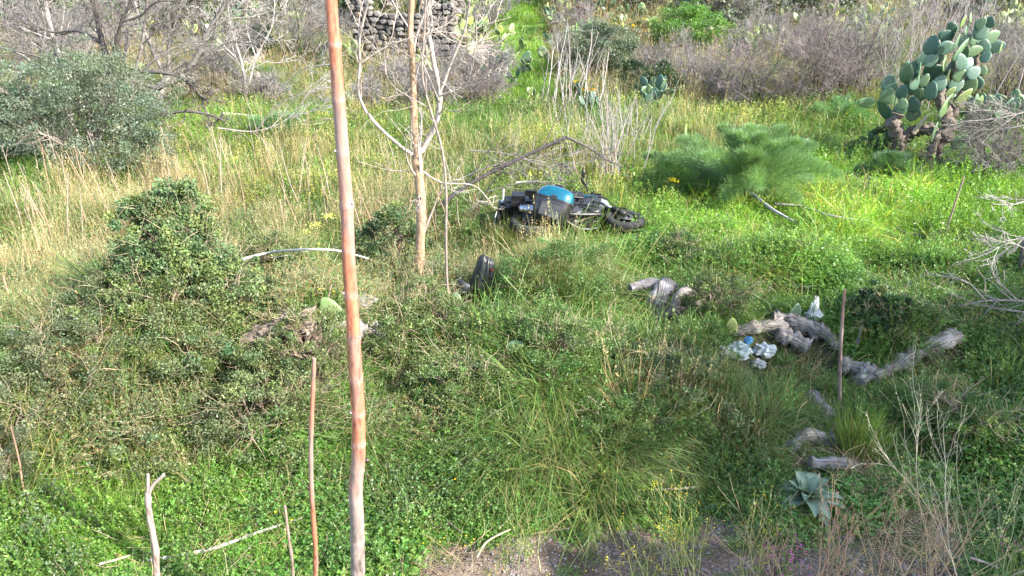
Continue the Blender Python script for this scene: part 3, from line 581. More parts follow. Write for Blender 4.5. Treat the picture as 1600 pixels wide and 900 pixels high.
for kk in KS[2:]: 
    q = np.exp(-((np.repeat(np.arange(K), sd) - kk - .6 * (n2_[:, 0] - .5)) / 1.0) ** 2)[:, None] * .32; cc_ = cc_ * (1 - q) + np.array((.45, .36, .33)) * q
cc_ = cc_ * (.80 + .4 * zf) * (.78 + .5 * st); lo = (n2_ < .36) * .5 * f; cc_ = cc_ * (1 - lo) + np.array((.25, .19, .165)) * lo; m.add(V, Fq, cc_); m.build('trunk', 'redbark', _t)
for kk, sg in ((30, -1), (41, 1), (46, -1), (56, 1), (61, -1), (71, 1), (77, -1)):
    kk = int(kk * 2.6)
    c0 = cen[kk]; m = MB(); d = np.array([sg * .9, -.5, .35]); d /= np.linalg.norm(d); q = c0 + d * rr[kk] * .6; limb(m, [q, q + d * .014, q + d * .024], .009, .006, (.40, .32, .3), 7, 2, .1); m.build('leaf_scar', 'redbark', _t)
m = MB(); twigify(m, [(cen[-80:], rr[-80:])], 7, .55, .7, (.3, .2, .15), 2, .4, 3, .12, .08, .003, .5); m.build('twigs', 'twig', _t)
stem('cut_sapling', 'thin wavy reddish stem with a cut top just left of the tall red tree', 'stem', [(491, 560), (489, 610), (486, 690), (487, 770), (493, 860), (494, 930)], 3.9, .017, .011, knots=9)
_s = thing('forked_sapling', 'short forked grey-brown stem with two blunt tips at the lower left', 'stem', (0, 0, 0)); _a = [P(*q, 3.9) for q in [(249, 930), (243, 860), (233, 800), (231, 770)]]; _s.location = (_a[0].x, 3.9, hz(_a[0].x, 3.9))
m = MB(); limb(m, [Vector((_a[0].x + .02, 3.9, _s.location.z - .1))] + _a, .022, .018, (.36, .24, .19), 12, 6, .1, (.38, .31, .27), knots=5); m.build('stem', 'redbark', _s)
for pl, r in (([(231, 772), (231, 755), (231, 741)], .012), ([(232, 772), (240, 757), (256, 742)], .013)):
    m = MB(); limb(m, [P(*q, 3.9) for q in pl], r, r * .8, (.38, .31, .27), 10, 5, .1); m.build('prong', 'redbark', _s)
stem('cut_sapling', 'short thin grey-brown stem standing between the forked stem and the wavy red one', 'stem', [(445, 791), (450, 830), (457, 880), (460, 930)], 3.9, .010, .007, (.33, .22, .18))
stem('dead_shoot', 'twisted red-brown stem in front of the hollow log left of the tall red tree', 'stem', [(518, 445), (510, 480), (507, 530), (510, 570), (511, 605)], 7.0, .016, .007, (.36, .22, .15), knots=3, m='redbark')
stem('dead_shoot', 'reddish upright stem among the grey logs on the right', 'stem', [(1320, 452), (1316, 500), (1313, 560), (1312, 615), (1312, 640)], 6.9, .021, .012, (.30, .17, .13), (.25, .20, .18), knots=7, wob=.18)
stem('dead_shoot', 'thin brown stem standing alone in the sunlit clover at the right', 'stem', [(1507, 275), (1495, 310), (1478, 362)], 10.9, .016, .009, (.28, .20, .15), knots=4)
stem('dead_shoot', 'dark upright stem at the right edge beside the fallen branches', 'stem', [(1606, 362), (1599, 385), (1596, 405)], 9.6, .03, .028, (.12, .1, .09))
LS = [((180, 382), (190, 430), (222, 505), .011, 8.2, 'reddish stem leaning left in front of the ivy covered bush'), ((143, 432), (165, 490), (222, 600), .012, 7.4, 'long orange-brown stem leaning left across the lower ivy'),
      ((68, 450), (85, 500), (125, 590), .018, 7.3, 'stout orange stem leaning left below the dry grass'), ((5, 432), (25, 500), (50, 560), .015, 7.6, 'orange stem near the left edge leaning left'), ((2, 465), (14, 500), (20, 530), .013, 7.5, 'short thick orange stem at the left edge'),
      ((56, 470), (62, 500), (68, 522), .010, 7.7, 'short pale orange stem between two longer leaning ones'), ((320, 430), (335, 490), (380, 560), .009, 7.9, 'thin pink-brown stem leaning left right of the ivy bush'), ((17, 665), (30, 720), (36, 760), .010, 5.3, 'thin pinkish stem in the thicket at the lower left edge'),
      ((343, 350), (330, 380), (308, 418), .012, 8.6, 'grey forked twig poking out of the top of the ivy bush')]
for a_, b_, c_, r, Y, lb in LS: stem('dead_shoot', lb, 'stem', [a_, b_, c_], Y, r, r * .55, (.47, .25, .15), (.40, .28, .2), knots=4, wob=.14)
# field of thin dry stems
g = np.random.default_rng(77); proto = []
zones = [(20, 230, 250, 420, 34, 'thin bare reddish stem standing in the dry grass at the left edge'), (240, 520, 195, 370, 52, 'thin bare stem standing in tall grass between the ivy and the red tree'), (560, 760, 230, 400, 26, 'thin bare stem standing in the grass around the pale forked tree'), (900, 985, 250, 300, 8, 'thin dry stem standing behind the motorcycle')]
for u0, u1, v0, v1, n, lb in zones:
    for q in range(n):
        u, v = g.uniform(u0, u1), g.uniform(v0 + 40, v1); p = G(u, v); hh = g.uniform(.5, 1.25); s = F / depth(p); lean = g.normal() * .14 - .06
        tp = Vector((p.x + lean * hh, p.y + g.normal() * .1, p.z + hh)); md = (p + tp) / 2 + Vector((g.normal() * .025, g.normal() * .02, 0)); m = MB(); c, r = limb(m, [p - Vector((0, 0, .05)), md, tp], g.uniform(.006, .011), .0035, (.42, .27, .18) if q % 2 else (.40, .32, .26), 5, 4, .15, g=g)
        if q % 3 == 0: twigify(m, [(c, r)], 3, .35, .5, (.38, .3, .24), 1, .6, 2, .12, .1, .002, .4, g)
        tag(m.build('dry_shoot', 'twig', None, p), lb, 'stem', lb.replace('thin bare stem', 'thin bare stems').replace('thin bare reddish stem', 'thin reddish stems').replace('thin dry stem', 'thin dry stems').replace('standing ', ''))

# ------------------------------------------------------------------ prickly pears
def pad_mesh(i, col=(.10, .17, .085), thick=.05):
    """unit pad: base at origin, one metre long, grows along z, faces y"""
    g = np.random.default_rng(40 + i); nu, nv = 14, 9; wv = [.60, .72, .52, .66, .38][i % 5]; mb = MB(); t = np.linspace(0, 1, nv + 2)[1:-1]
    prof = np.sin(math.pi * t ** .82) ** .62; th = np.arange(nu) * 2 * math.pi / nu; bend = (g.random() - .5) * .18
    V = [[0, 0, 0]]; 
    for k in range(nv):
        for a in th: V.append([wv / 2 * prof[k] * math.cos(a) * (1 + .03 * math.sin(3 * a + k)), thick * (.5 + .6 * prof[k]) * math.sin(a) + bend * (t[k] ** 2), t[k]])
    V.append([0, bend, 1]); j = np.arange(nu); j2 = (j + 1) % nu; q = []
    for k in range(nv - 1): b = 1 + k * nu; q.append(np.stack([b + j, b + j2, b + nu + j2, b + nu + j], 1))
    V = np.array(V); edge = np.abs(np.concatenate([[0], np.tile(np.abs(np.cos(th)), nv), [1]])) ** 8; c = np.array(col)[None] * (1 + .5 * edge[:, None])
    mb.add(V, np.concatenate(q), c); mb.Ft.append(np.stack([j2 * 1 + 1, j + 1, np.zeros(nu, int)], 1)); L = len(V) - 1; b = 1 + (nv - 1) * nu; mb.Ft.append(np.stack([b + j, b + j2, np.full(nu, L)], 1)); return mb
PADS = [pad_mesh(i).mesh('pad', 'pad') for i in range(5)]
PADSY = [pad_mesh(i, (.22, .27, .10)).mesh('pad', 'pad') for i in range(5)]
PADSD = [pad_mesh(i, (.065, .125, .085)).mesh('pad', 'pad') for i in range(5)]
PADW = [.60, .72, .52, .66, .38]
def pad_at(parent, base, up, face, L, i, lib=None, width=None, th=1.0):
    up = Vector(up).normalized(); face = Vector(face); x = face.cross(up) * -1
    if x.length < 1e-4: x = Vector((1, 0, 0))
    x.normalize(); y = up.cross(x); R = Matrix((x, y, up)).transposed().to_4x4(); o = bpy.data.objects.new('pad', (lib or PADS)[i % 5]); C.objects.link(o); o.parent = parent
    wsc = (width / PADW[i % 5]) if width else L
    o.matrix_basis = Matrix.Translation(Vector(base) - (parent.location if parent else Vector())) @ R @ Matrix.Diagonal((wsc, L * th, L, 1)); return o
def rocky_trunk(mb, pts, r0, r1, col=(.10, .075, .062), g=rng): limb(mb, pts, r0, r1, col, 14, 9, .30, (.20, .165, .13), g=g)
# the big one at the right, pad by pad
YC = G(1445, 262).y; K1 = 260 / 867
def cxy(x, y): return 1340 + x * K1, 10 + y * 270 / 900
big = thing('prickly_pear', 'tall prickly pear with a gnarled brown trunk and dark blue-green pads at the right', 'cactus', (0, 0, 0)); bp = P(1450, 268, YC); big.location = (bp.x, YC, hz(bp.x, YC))
def CP3(x, y, dy=0): return P(*cxy(x, y), YC + dy)
PL = [(165,405,90,80,0,0),(157,468,85,72,10,0),(232,445,75,40,5,1),(198,495,75,30,5,2),(45,500,85,32,-88,1),(140,540,130,38,-38,1),(200,555,60,50,0,0),(235,510,60,50,-10,0),(290,510,80,65,-15,0),(290,562,80,50,80,1),
 (325,460,80,52,-20,0),(255,345,110,55,-10,0),(290,330,90,42,-5,1),(335,275,70,60,20,0),(380,282,70,75,60,0),(387,205,100,72,0,0),(322,340,85,32,10,2),(398,350,125,85,-55,0),(455,300,78,76,0,3),(460,215,90,62,80,0),
 (460,155,80,58,-75,0),(490,110,62,50,-30,0),(512,135,58,34,15,2),(518,185,75,30,10,3),(550,78,62,40,15,3),(590,58,52,40,0,3),(578,105,62,24,5,2),(562,140,70,55,0,3),(535,228,130,30,35,3),(558,240,75,28,0,1),
 (620,178,80,34,85,1),(570,300,82,72,40,0),(622,268,62,50,20,0),(605,345,75,72,50,0),(530,360,66,60,40,0),(515,410,80,78,60,0),(470,368,80,24,8,3),(550,475,105,60,35,4),(460,520,132,48,28,3),(397,655,105,38,0,3),
 (540,705,100,48,62,3),(622,395,70,54,-30,0),(652,335,50,36,0,0),(484,445,60,40,40,4),(640,88,62,58,30,0),(690,82,56,34,-10,1),(645,130,85,70,40,0),(700,160,92,62,60,0),(610,232,84,50,75,0),(722,210,80,58,70,0),
 (748,215,60,18,10,3),(667,262,60,38,30,1),(382,440,92,36,0,1),(350,415,72,48,-10,0),(275,425,72,50,-20,0),(228,525,66,50,10,0),(345,385,70,60,30,0),(420,262,80,50,-30,0),(500,325,80,60,-10,0),(590,410,80,56,10,0),
 (540,290,90,60,-30,0),(300,390,90,60,10,0),(430,400,80,60,20,0),(660,210,80,56,-20,0),(560,180,80,50,40,0)]
g = np.random.default_rng(5)
for i, (x, y, L, W, an, kd) in enumerate(PL):
    a = rad(an); dy = g.uniform(-.35, .35) - (.15 if kd == 3 else 0); s = F / depth(CP3(x, y)); Lm = L * K1 / s * 1.12; Wm = max(W * K1 / s, .03) * 1.15
    upv = Vector((math.sin(a), g.uniform(-.25, .2), math.cos(a) + 1e-3)).normalized(); edge = kd in (1, 2) or (W / L < .5)
    yaw = {0: -.25 + g.normal() * .25, 1: -.9, 2: 1.15, 3: .85, 4: .5}[kd]; full = Wm / max(.38, abs(math.cos(yaw)))
    full = min(full, Lm * .8); face = Vector((math.sin(yaw), -math.cos(yaw), .25 if kd == 3 else -.05)); c = CP3(x, y, dy); base = c - upv * Lm / 2
    o = pad_at(big, base, upv, face, Lm, i, PADSD if kd in (0, 1) else PADSY if kd == 4 else PADS, full, .9)  # pads facing away from the sun get the darker colour, shade painted in
tr = MB(); g = np.random.default_rng(6)
rocky_trunk(tr, [CP3(425, 900) - Vector((0, 0, .1)), CP3(400, 760, .05), CP3(455, 670, 0), CP3(470, 580, .05), CP3(430, 500), CP3(425, 420, .1)], .14, .085, g=g)
rocky_trunk(tr, [CP3(470, 600, .05), CP3(520, 500, .1), CP3(560, 420, .15), CP3(600, 330, .2), CP3(640, 220, .2)], .085, .05, g=g)
rocky_trunk(tr, [CP3(440, 520, .1), CP3(490, 400, .15), CP3(520, 280, .15), CP3(560, 170, .15)], .07, .035, g=g); tr.build('trunk', 'bark', big)
m = MB(); rocky_trunk(m, [CP3(210, 780) - Vector((0, 0, .15)), CP3(215, 690), CP3(190, 620), CP3(215, 560)], .13, .11, g=g); rocky_trunk(m, [CP3(210, 690, .05), CP3(290, 655, .05), CP3(350, 640), CP3(410, 640)], .10, .09, g=g); m.build('side_trunk', 'bark', big)
m = MB(); limb(m, [CP3(290, 660, -.1), CP3(330, 610, -.12), CP3(365, 570, -.1)], .05, .035, (.42, .36, .24), 8, 4, .1); m.build('stub', 'bark', big)
m = MB(); rocky_trunk(m, [CP3(370, 800, -.12), CP3(395, 740, -.15), CP3(425, 650, -.12)], .07, .045, (.42, .33, .22), g=g); m.build('bark_slab', 'bark', big)
def cactus_pads(root, H, n, g, spread=1.0, lib=None, Lp=(.26, .4)):
    """pads that grow out of one another"""
    live = []
    for q in range(max(2, n // 9)):
        b = Vector((g.normal() * .3 * spread, g.normal() * .25 * spread, -.03)); up = Vector((g.normal() * .3, g.normal() * .3, 1)); live.append((b, up.normalized(), 0))
    cnt = 0
    while live and cnt < n:
        b, up, d = live.pop(0); L = g.uniform(*Lp); a = g.random() * 3.1416; face = Vector((math.cos(a), math.sin(a), g.normal() * .2)); face = (face - up * face.dot(up)).normalized()
        pad_at(root, root.location + b, up, face, L, int(g.integers(0, 4)), lib); cnt += 1; x = face.cross(up)
        for q in range(int(g.integers(1, 4)) if b.z < H else 0):
            s = g.uniform(-1, 1); nb = b + up * L * (.97 - .2 * abs(s)) + x * s * L * .27; nu = (up + x * s * .85 + face * g.normal() * .4 + Vector((0, 0, .25))).normalized(); live.append((nb, nu, d + 1))
def cactus(u, v, hpx, n, label, seed=0, lib=None, group=None, spread=1.0, Lp=(.26, .4)):
    g = np.random.default_rng(seed + int(u)); p = G(u, v); s = F / depth(p); t = thing('prickly_pear', label, 'cactus', p, group); cactus_pads(t, hpx / s * .72, n, g, spread, lib, Lp); return t
def copy_cactus(src, p, rz, sc_, label, group=None):
    t = src.copy(); C.objects.link(t); t.location = p; t.rotation_euler = (0, 0, rz); t.scale = (sc_,) * 3; t['label'] = label
    if group: t['group'] = group
    for ch in src.children:
        c = ch.copy(); C.objects.link(c); c.parent = t
    return t
cactus(1562, 206, 175, 90, 'sprawling prickly pear at the right edge behind the tall one, tangled in dead twigs', 1, PADS, spread=1.3)
ca = cactus(735, 128, 95, 44, 'yellow-green prickly pear right of the stone wall', 2, PADSY, spread=2.4)
cb = cactus(752, 98, 60, 40, 'large pale prickly pear colony left of the grassy track', 3, PADSY, spread=2.6)
cc1 = cactus(872, 75, 55, 30, 'prickly pear with pale pads just right of the grassy track', 4, PADS, spread=1.8)
cactus(985, 176, 60, 22, 'small dark prickly pear clump below the round olive bush', 5, PADSD, spread=1.0, Lp=(.24, .34))
cactus(1020, 182, 45, 16, 'low dark prickly pear clump right of the one under the olive bush', 6, PADSD, spread=1.0)
cactus(935, 178, 45, 9, 'short upright prickly pear with three or four pads left of the dark clump', 7, PADSD, spread=.5, Lp=(.28, .4))
cactus(917, 178, 16, 3, 'tiny pale prickly pear seedling at the foot of the pale dry stalks', 8, PADSY, spread=.2, Lp=(.2, .26))
cactus(840, 172, 20, 8, 'low row of yellow-green pads where the track meets the meadow', 9, PADSY, spread=1.2, Lp=(.2, .3))
cactus(590, 172, 30, 8, 'small pale green prickly pear between the tall red tree and the forked tree', 10, PADS, spread=.6)
cactus(207, 168, 50, 20, 'bright green prickly pear seen through the bare trees at the left', 11, PADSY, spread=.9)
cactus(505, 100, 32, 8, 'small blue-green prickly pear left of the tall red tree on the grassy slope', 12, PADS, spread=.6)
far = [(725, 62), (690, 98), (765, 128), (745, 30), (895, 100), (868, 42), (1130, 75), (1180, 60), (20, 45), (60, 70), (110, 85), (165, 60), (225, 50), (300, 70), (345, 45), (505, 30), (690, 38), (735, 40), (885, 30), (905, 45), (960, 34), (1010, 58), (1040, 26), (1120, 30), (1170, 24), (1215, 46), (1265, 28), (1310, 48), (1350, 22), (1390, 60), (1430, 26), (1475, 40), (1520, 22), (1560, 50), (1590, 30), (930, 20), (1085, 16), (760, 66), (700, 70), (1330, 80), (1210, 80)]
for i, (u, v) in enumerate(far):
    p = G(u, v + 4); copy_cactus([ca, cb, cc1][i % 3], p, g.random() * 6.28, g.uniform(.75, 1.15), 'distant prickly pear among grey scrub on the far slope', 'prickly pears scattered over the far slope')
# loose pads lying or standing in the grass
def lone(u, v, L, up, face, label, lib=None, w=.6, i=0, dz=0, kind='cactus'):
    p = G(u, v); o = pad_at(None, p + Vector((0, 0, dz)), up, face, L, i, lib, L * w, .55); o.name = 'cactus_pad'; avoid.append((p.x, p.y, .16 + L * .25)); tag(o, label, kind); return o
lone(712, 488, .28, (.02, .1, 1), (.3, -1, .1), 'single green cactus pad standing left of the black fairing', PADS, .62, 0, -.02)
lone(536, 520, .4, (-.45, .1, .9), (.1, -1, .3), 'bright green cactus pad leaning behind the tall red tree', PADS, .55, 2, .02)
lone(1238, 512, .27, (.12, .1, 1), (.2, -1, .1), 'upright oval green cactus pad above the grey logs', PADS, .6, 0, .05)
lone(1141, 530, .21, (.02, .1, 1), (-.3, -1, .1), 'small yellow-green cactus pad left of the trash bags', PADSY, .62, 1, .05)
lone(790, 558, .2, (1, .05, .25), (0, -.8, .8), 'green cactus pad lying on its side in the middle of the grass', PADS, .6, 2, .1)
lone(908, 793, .15, (1, .25, .35), (-.1, -.7, 1), 'dull blue-green cactus pad lying in the clover by the path', PADSD, .6, 1, .05)
lone(1100, 802, .12, (1, .1, .3), (.1, -.7, 1), 'pale green cactus pad lying in clover right of the cut stick', PADS, .6, 3, .04)
lone(1070, 222, .30, (0, 0, 1), (.8, -.6, 0), 'single pale pad standing in yellow weeds behind the fennel', PADSY, .4, 2, .1)
lone(1058, 312, .2, (.3, 0, 1), (.3, -.9, .3), 'small dark pad at the foot of the feathery fennel', PADSD, .5, 2)

# ------------------------------------------------------------------ stone walls
def stones_lib():
    out = []
    for i in range(12):
        g = np.random.default_rng(300 + i); bm = bmesh.new(); bmesh.ops.create_icosphere(bm, subdivisions=1, radius=.5)
        for v in bm.verts:
            d = v.co.normalized(); s = max(abs(d.x), abs(d.y), abs(d.z)); v.co = d * (.5 / s * .85 + .05) * g.uniform(.78, 1.12)
        me = bpy.data.meshes.new('stone'); bm.to_mesh(me); bm.free(); me.materials.append(M['stone']); out.append(me)
    return out
STONE = stones_lib()
def stone(parent, p, sx, sy, sz, rz, i, g):
    o = bpy.data.objects.new('stone', STONE[i % 12]); C.objects.link(o); o.parent = parent; o.location = Vector(p) - (parent.location if parent else Vector()); o.rotation_euler = (g.normal() * .12, g.normal() * .12, rz); o.scale = (sx, sy, sz); return o
def drywall(u0, u1, v0, v1, label, size=.24, course=.165, Hm=None, top=lambda t: 1.0, name='stone_wall', seed=1, maxn=290):
    g = np.random.default_rng(seed); a = G(u0, v0); b = G(u1, v1); Y = (a.y + b.y) / 2; a = Vector((a.x, a.y, hz(a.x, a.y))); t = thing(name, label, 'wall', a); L = (b - a).length; dx = (b - a) / L; n = 0
    core = MB(); V = []; 
    for x in np.linspace(0, L, 12):
        q = a + dx * x; h = Hm * top(x / L) - .12; q.z = hz(q.x, q.y)
        for sy in (.12, .55): V += [[q.x, q.y + sy, q.z - .2], [q.x, q.y + sy, q.z + h]]
    for k in range(11):
        i = k * 4; core.Fq.append(np.array([[i, i + 4, i + 5, i + 1], [i + 2, i + 3, i + 7, i + 6], [i + 1, i + 5, i + 7, i + 3]]))
    core.Fq.append(np.array([[0, 1, 3, 2], [44, 46, 47, 45]])); core.V.append(np.array(V)); core.Cc.append(np.full((len(V), 3), .06)); core.T.append(np.zeros((len(V), 3))); core.n = len(V); core.build('core', 'stone', t, smooth=False)
    z = 0
    while z < Hm:
        x = g.uniform(-.1, .1)
        while x < L:
            wd = size * g.uniform(.6, 1.5); hh = course * g.uniform(.85, 1.3)
            if z < Hm * top(min(1, max(0, x / L))) - .05 and n < maxn:
                q = a + dx * (x + wd / 2); stone(t, (q.x, q.y + g.uniform(-.04, .05), hz(q.x, q.y) + z + hh / 2), wd * 1.1, .36, hh * 1.14, math.atan2(dx.y, dx.x), int(g.integers(12)), g); n += 1
            x += wd
        z += course
    return t
drywall(554, 708, 104, 112, 'ruined dry stone wall of grey lava blocks behind the tall red tree', .25, .18, 2.35, lambda t: 1.0 - .35 * sstep(.1, .2, t) + .18 * sstep(.25, .4, t) + .1 * math.sin(t * 9), seed=2)
drywall(325, 425, 158, 156, 'low tumbled stone terrace wall behind the bare trees', .26, .17, .42, lambda t: 1 - .3 * math.sin(t * 7) ** 2, seed=3)
drywall(655, 725, 34, 34, 'upper stretch of grey stone wall high on the slope', .34, .22, 1.7, lambda t: 1 - .2 * t, seed=4)
g = np.random.default_rng(9)
for i, (u, v, sx, lb) in enumerate([(1250, 326, .17, 'pale fist-sized stone in the sunlit grass right of the fennel'), (718, 515, .42, 'brown stone half buried below the black fairing'), (560, 482, .4, 'grey stone just right of the tall red tree above the hollow log'), (735, 520, .3, 'reddish-brown stone beside the other half buried one'), (1016, 512, .25, 'small grey-brown stone below the upright split log'), (1600, 893, .2, 'dark grey stone in the bottom right corner')]):
    p = G(u, v); o = stone(None, p + Vector((0, 0, sx * .15)), sx, sx * .8, sx * .6, g.random() * 3, i, g); tag(o, lb, 'stone')

# ------------------------------------------------------------------ grey fallen wood
GW = (.32, .285, .25)
def keep(p, r): avoid.append((p[0], p[1], r))
def log(name, label, pl, r0, r1, dz=.03, col=GW, wob=.22, sides=14, lift=None, extra=None, cat='log', m='wood', k=7, knots=0, ak=.0):
    dz += .05 * (r0 > .04)
    pts = []
    for i, q in enumerate(pl): h = (lift[i] if lift else 0); p = G(*q, dz=0); pts.append(Vector((p.x, p.y, p.z + dz + h)))
    if lift:                       # a raised point stands over the ground it was read at: pull it back along its sight line
        pts = [G(*q, dz=dz + lift[i]) for i, q in enumerate(pl)]
    root = G(*pl[0]); g = np.random.default_rng(int(pl[0][0])); mb = MB()
    for q in np.linspace(0, len(pts) - 1, len(pts) * 2 - 1):
        a_ = pts[int(q)].lerp(pts[min(len(pts) - 1, int(q) + 1)], q % 1); keep(a_, ak + .13 + 1.3 * max(r0, r1) if r0 > .03 else .07)
    c, r = limb(mb, pts, r0, r1, col, sides, k, wob, g=g, knots=knots)
    if extra:
        for e, a, b in extra: limb(mb, [G(*q[:2], dz=q[2]) for q in e], a, b, col, max(6, sides - 4), 5, wob, g=g)
    o = mb.build(name, m, None, root); return tag(o, label, cat)
# split upright piece with a side arm, and the arch next to it
t = thing('split_log', 'split grey cactus log standing on end with a thick arm reaching left', 'log', G(1035, 490)); mb = MB(); Yl = t.location.y
avoid.append((t.location.x, Yl - .1, .5))
def LP(u, v, d=0): return P(u, v, Yl + d)
limb(mb, [LP(1030, 500), LP(1025, 480), LP(1034, 458), LP(1043, 443, .1)], .15, .11, (.46, .42, .39), 16, 8, .16); mb.build('upright', 'wood', t)
mb = MB(); limb(mb, [LP(1034, 450, .08), LP(1018, 443, .1), LP(1000, 446, .08), LP(984, 451, 0)], .075, .05, (.26, .24, .255), 14, 7, .1); mb.build('arm', 'wood', t)
mb = MB(); limb(mb, [LP(1018, 492, -.1), LP(1017, 475, -.12), LP(1021, 462, -.1)], .03, .02, (.45, .40, .33), 8, 5, .3); mb.build('splinter', 'wood', t)
t = thing('arched_log', 'arched hollow grey-brown log right of the split one', 'log', G(1078, 495)); Yl = t.location.y; mb = MB(); avoid.append((t.location.x, Yl - .1, .42))
limb(mb, [LP(1052, 492), LP(1058, 466), LP(1072, 455), LP(1087, 466), LP(1091, 482), LP(1096, 500)], .058, .052, (.40, .34, .29), 14, 6, .16); mb.build('arch', 'wood', t)
mb = MB(); limb(mb, [LP(1040, 492), LP(1060, 487), LP(1085, 484)], .06, .04, (.17, .13, .11), 10, 5, .3); mb.build('rotten_core', 'wood', t)
log('log', 'small dark rotten stump below the split log', [(1012, 512), (1022, 505), (1030, 512)], .06, .05, .02, (.2, .17, .16))
log('log', 'long pale grey log lying in the shade above the oval cactus pad', [(1195, 456), (1215, 450), (1240, 455), (1275, 458)], .06, .018, .03, (.37, .34, .31), .25)
log('log', 'grey log behind the trash bags running to the larger log', [(1140, 528), (1165, 524), (1195, 520), (1225, 522)], .05, .09, .03, (.28, .25, .225))
log('log', 'thick ridged grey log just under the oval cactus pad', [(1203, 512), (1225, 514), (1255, 522), (1280, 535)], .10, .085, .06, (.28, .255, .23), .25)
log('log', 'dark slanting log running down right to the reddish stem', [(1268, 522), (1290, 538), (1310, 556)], .085, .05, .06, (.23, .205, .185), .25)
log('log', 'blunt pale grey cut log beside the trash bags', [(1212, 534), (1228, 540), (1246, 548), (1262, 556)], .085, .10, .07, (.38, .34, .30), .22)
log('log', 'pale grey log under the reddish stem at the edge of the hollow', [(1308, 580), (1330, 585), (1352, 592), (1372, 600)], .08, .10, .05, (.35, .32, .29), .28)
log('log', 'lighter broken log end at the lower middle of the log row', [(1340, 610), (1352, 600), (1366, 590)], .07, .09, .05, (.43, .39, .35), .3)
log('log', 'long grey log with a broken stub rising to the right edge of the hollow', [(1362, 604), (1395, 588), (1430, 566), (1492, 536)], .07, .085, .06, (.35, .32, .285), .25, extra=[([(1412, 580, .05), (1418, 562, .12), (1424, 540, .2)], .075, .03)])
log('log', 'grey log end buried behind the tall bright grass tuft', [(1262, 630), (1282, 650), (1296, 668)], .07, .08, .05, (.27, .25, .26), .25)
log('log', 'curved grey log above the broad-leaved rosette', [(1232, 714), (1255, 696), (1280, 700), (1300, 708)], .06, .075, .06, (.26, .245, .25), .22)
log('log', 'short split grey log with a dark cut end right of the rosette', [(1262, 738), (1290, 740), (1335, 744)], .055, .075, .06, (.31, .30, .29), .18)
log('log', 'thin dark burnt branch under the rosette', [(1262, 765), (1290, 778), (1318, 800)], .025, .018, .03, (.10, .095, .1), .2)
log('hollow_log', 'brown hollow log lying on the bank left of the tall red tree', [(385, 556), (420, 543), (455, 530), (495, 528)], .07, .125, .12, (.36, .28, .21), .3, ak=.22)
log('log', 'grey piece of wood behind the tall red tree next to the hollow log', [(520, 520), (545, 530), (575, 528), (600, 540)], .07, .08, .08, (.30, .27, .26), .3)
log('log', 'short brown post end under the hollow log', [(490, 560), (493, 545), (495, 530)], .05, .06, .0, (.33, .24, .18), .2)
log('log', 'pinkish brown rotten stump at the foot of the forked tree', [(650, 500), (652, 470), (648, 440)], .07, .045, .0, (.42, .29, .2), .3, lift=[0, .15, .33])
log('log', 'forked grey stub standing up right of the reddish stem', [(1300, 530), (1318, 540), (1335, 552)], .018, .022, .05, (.35, .33, .33), .15, extra=[([(1333, 552, .06), (1341, 532, .16), (1347, 508, .28)], .028, .014)])
log('log', 'bleached fallen log high on the slope at the upper left', [(355, 112), (385, 104), (410, 94)], .07, .14, .05, (.45, .38, .32), .2)
log('log', 'brown fallen log in the rubble above the meadow', [(425, 165), (408, 140), (400, 128)], .12, .16, .1, (.30, .24, .2), .25)
# sticks on the ground
ST = [('long pale stick slanting across the lower left clover to the path', [(235, 893), (330, 875), (400, 850), (490, 820)], .016, .008, (.44, .40, .35)), ('short cut pale stick lying in the clover left of the pale pad', [(1021, 780), (1055, 779), (1091, 776)], .012, .010, (.52, .43, .33)),
 ('curved tan stick on the soil of the path', [(745, 888), (762, 862), (797, 843)], .008, .006, (.48, .38, .24)), ('reddish dead stick lying below the thicket left of the tall red tree', [(433, 745), (470, 735), (530, 718)], .011, .006, (.36, .2, .14)),
 ('small dark stick at the left of the path', [(700, 830), (722, 848)], .006, .004, (.22, .17, .14)), ('thin stick beside the curved one on the path', [(780, 842), (798, 822), (805, 800)], .006, .003, (.42, .36, .28)),
 ('pale stick in the bottom left corner', [(160, 898), (190, 890), (208, 884)], .009, .006, (.46, .38, .3)), ('pale broken stick at the bottom right corner', [(1510, 888), (1535, 896), (1555, 905)], .011, .009, (.46, .38, .33)),
 ('bent grey stick falling out of the fennel on its right', [(1162, 312), (1200, 345), (1240, 368)], .035, .014, (.40, .38, .37)), ('curved grey stick lying right of the fennel', [(1208, 334), (1250, 338), (1290, 352), (1334, 360)], .020, .009, (.36, .33, .30)),
 ('dark thin stick lying across the sunlit clover', [(1404, 378), (1450, 388), (1520, 392), (1545, 388)], .018, .008, (.13, .11, .09)), ('pale straight stick in the grass at the right edge', [(1490, 382), (1515, 387), (1540, 391)], .016, .012, (.45, .4, .34)),
 ('pale bleached branch lying at the edge of the far meadow', [(352, 193), (375, 194), (402, 197)], .04, .02, (.55, .5, .47)), ('white horizontal stick behind the motorcycle', [(806, 300), (830, 298), (855, 299)], .02, .016, (.50, .45, .42)), ('dead curved stick right of the black fairing in the grass', [(1028, 640), (1013, 625), (985, 612)], .006, .003, (.42, .36, .3))]
for lb, pl, a, b_, c_ in ST: log('stick', lb, pl, a * 1.15, b_ * 1.15, .11 if pl[0][1] > 600 else .17, c_, .12, 7, cat='stick', m='bark', k=5)
log('stick', 'white forked stick lying on the scrub left of the tall red tree', [(366, 408), (420, 395), (480, 390), (530, 392), (575, 404)], .016, .008, .3, (.58, .54, .5), .1, 7, lift=[.25, .3, .34, .36, .33], extra=[([(370, 404, .28), (430, 402, .28), (490, 390, .33)], .009, .006), ([(575, 404, .3), (600, 415, .3), (592, 430, .25)], .009, .005)], cat='stick', m='bark')
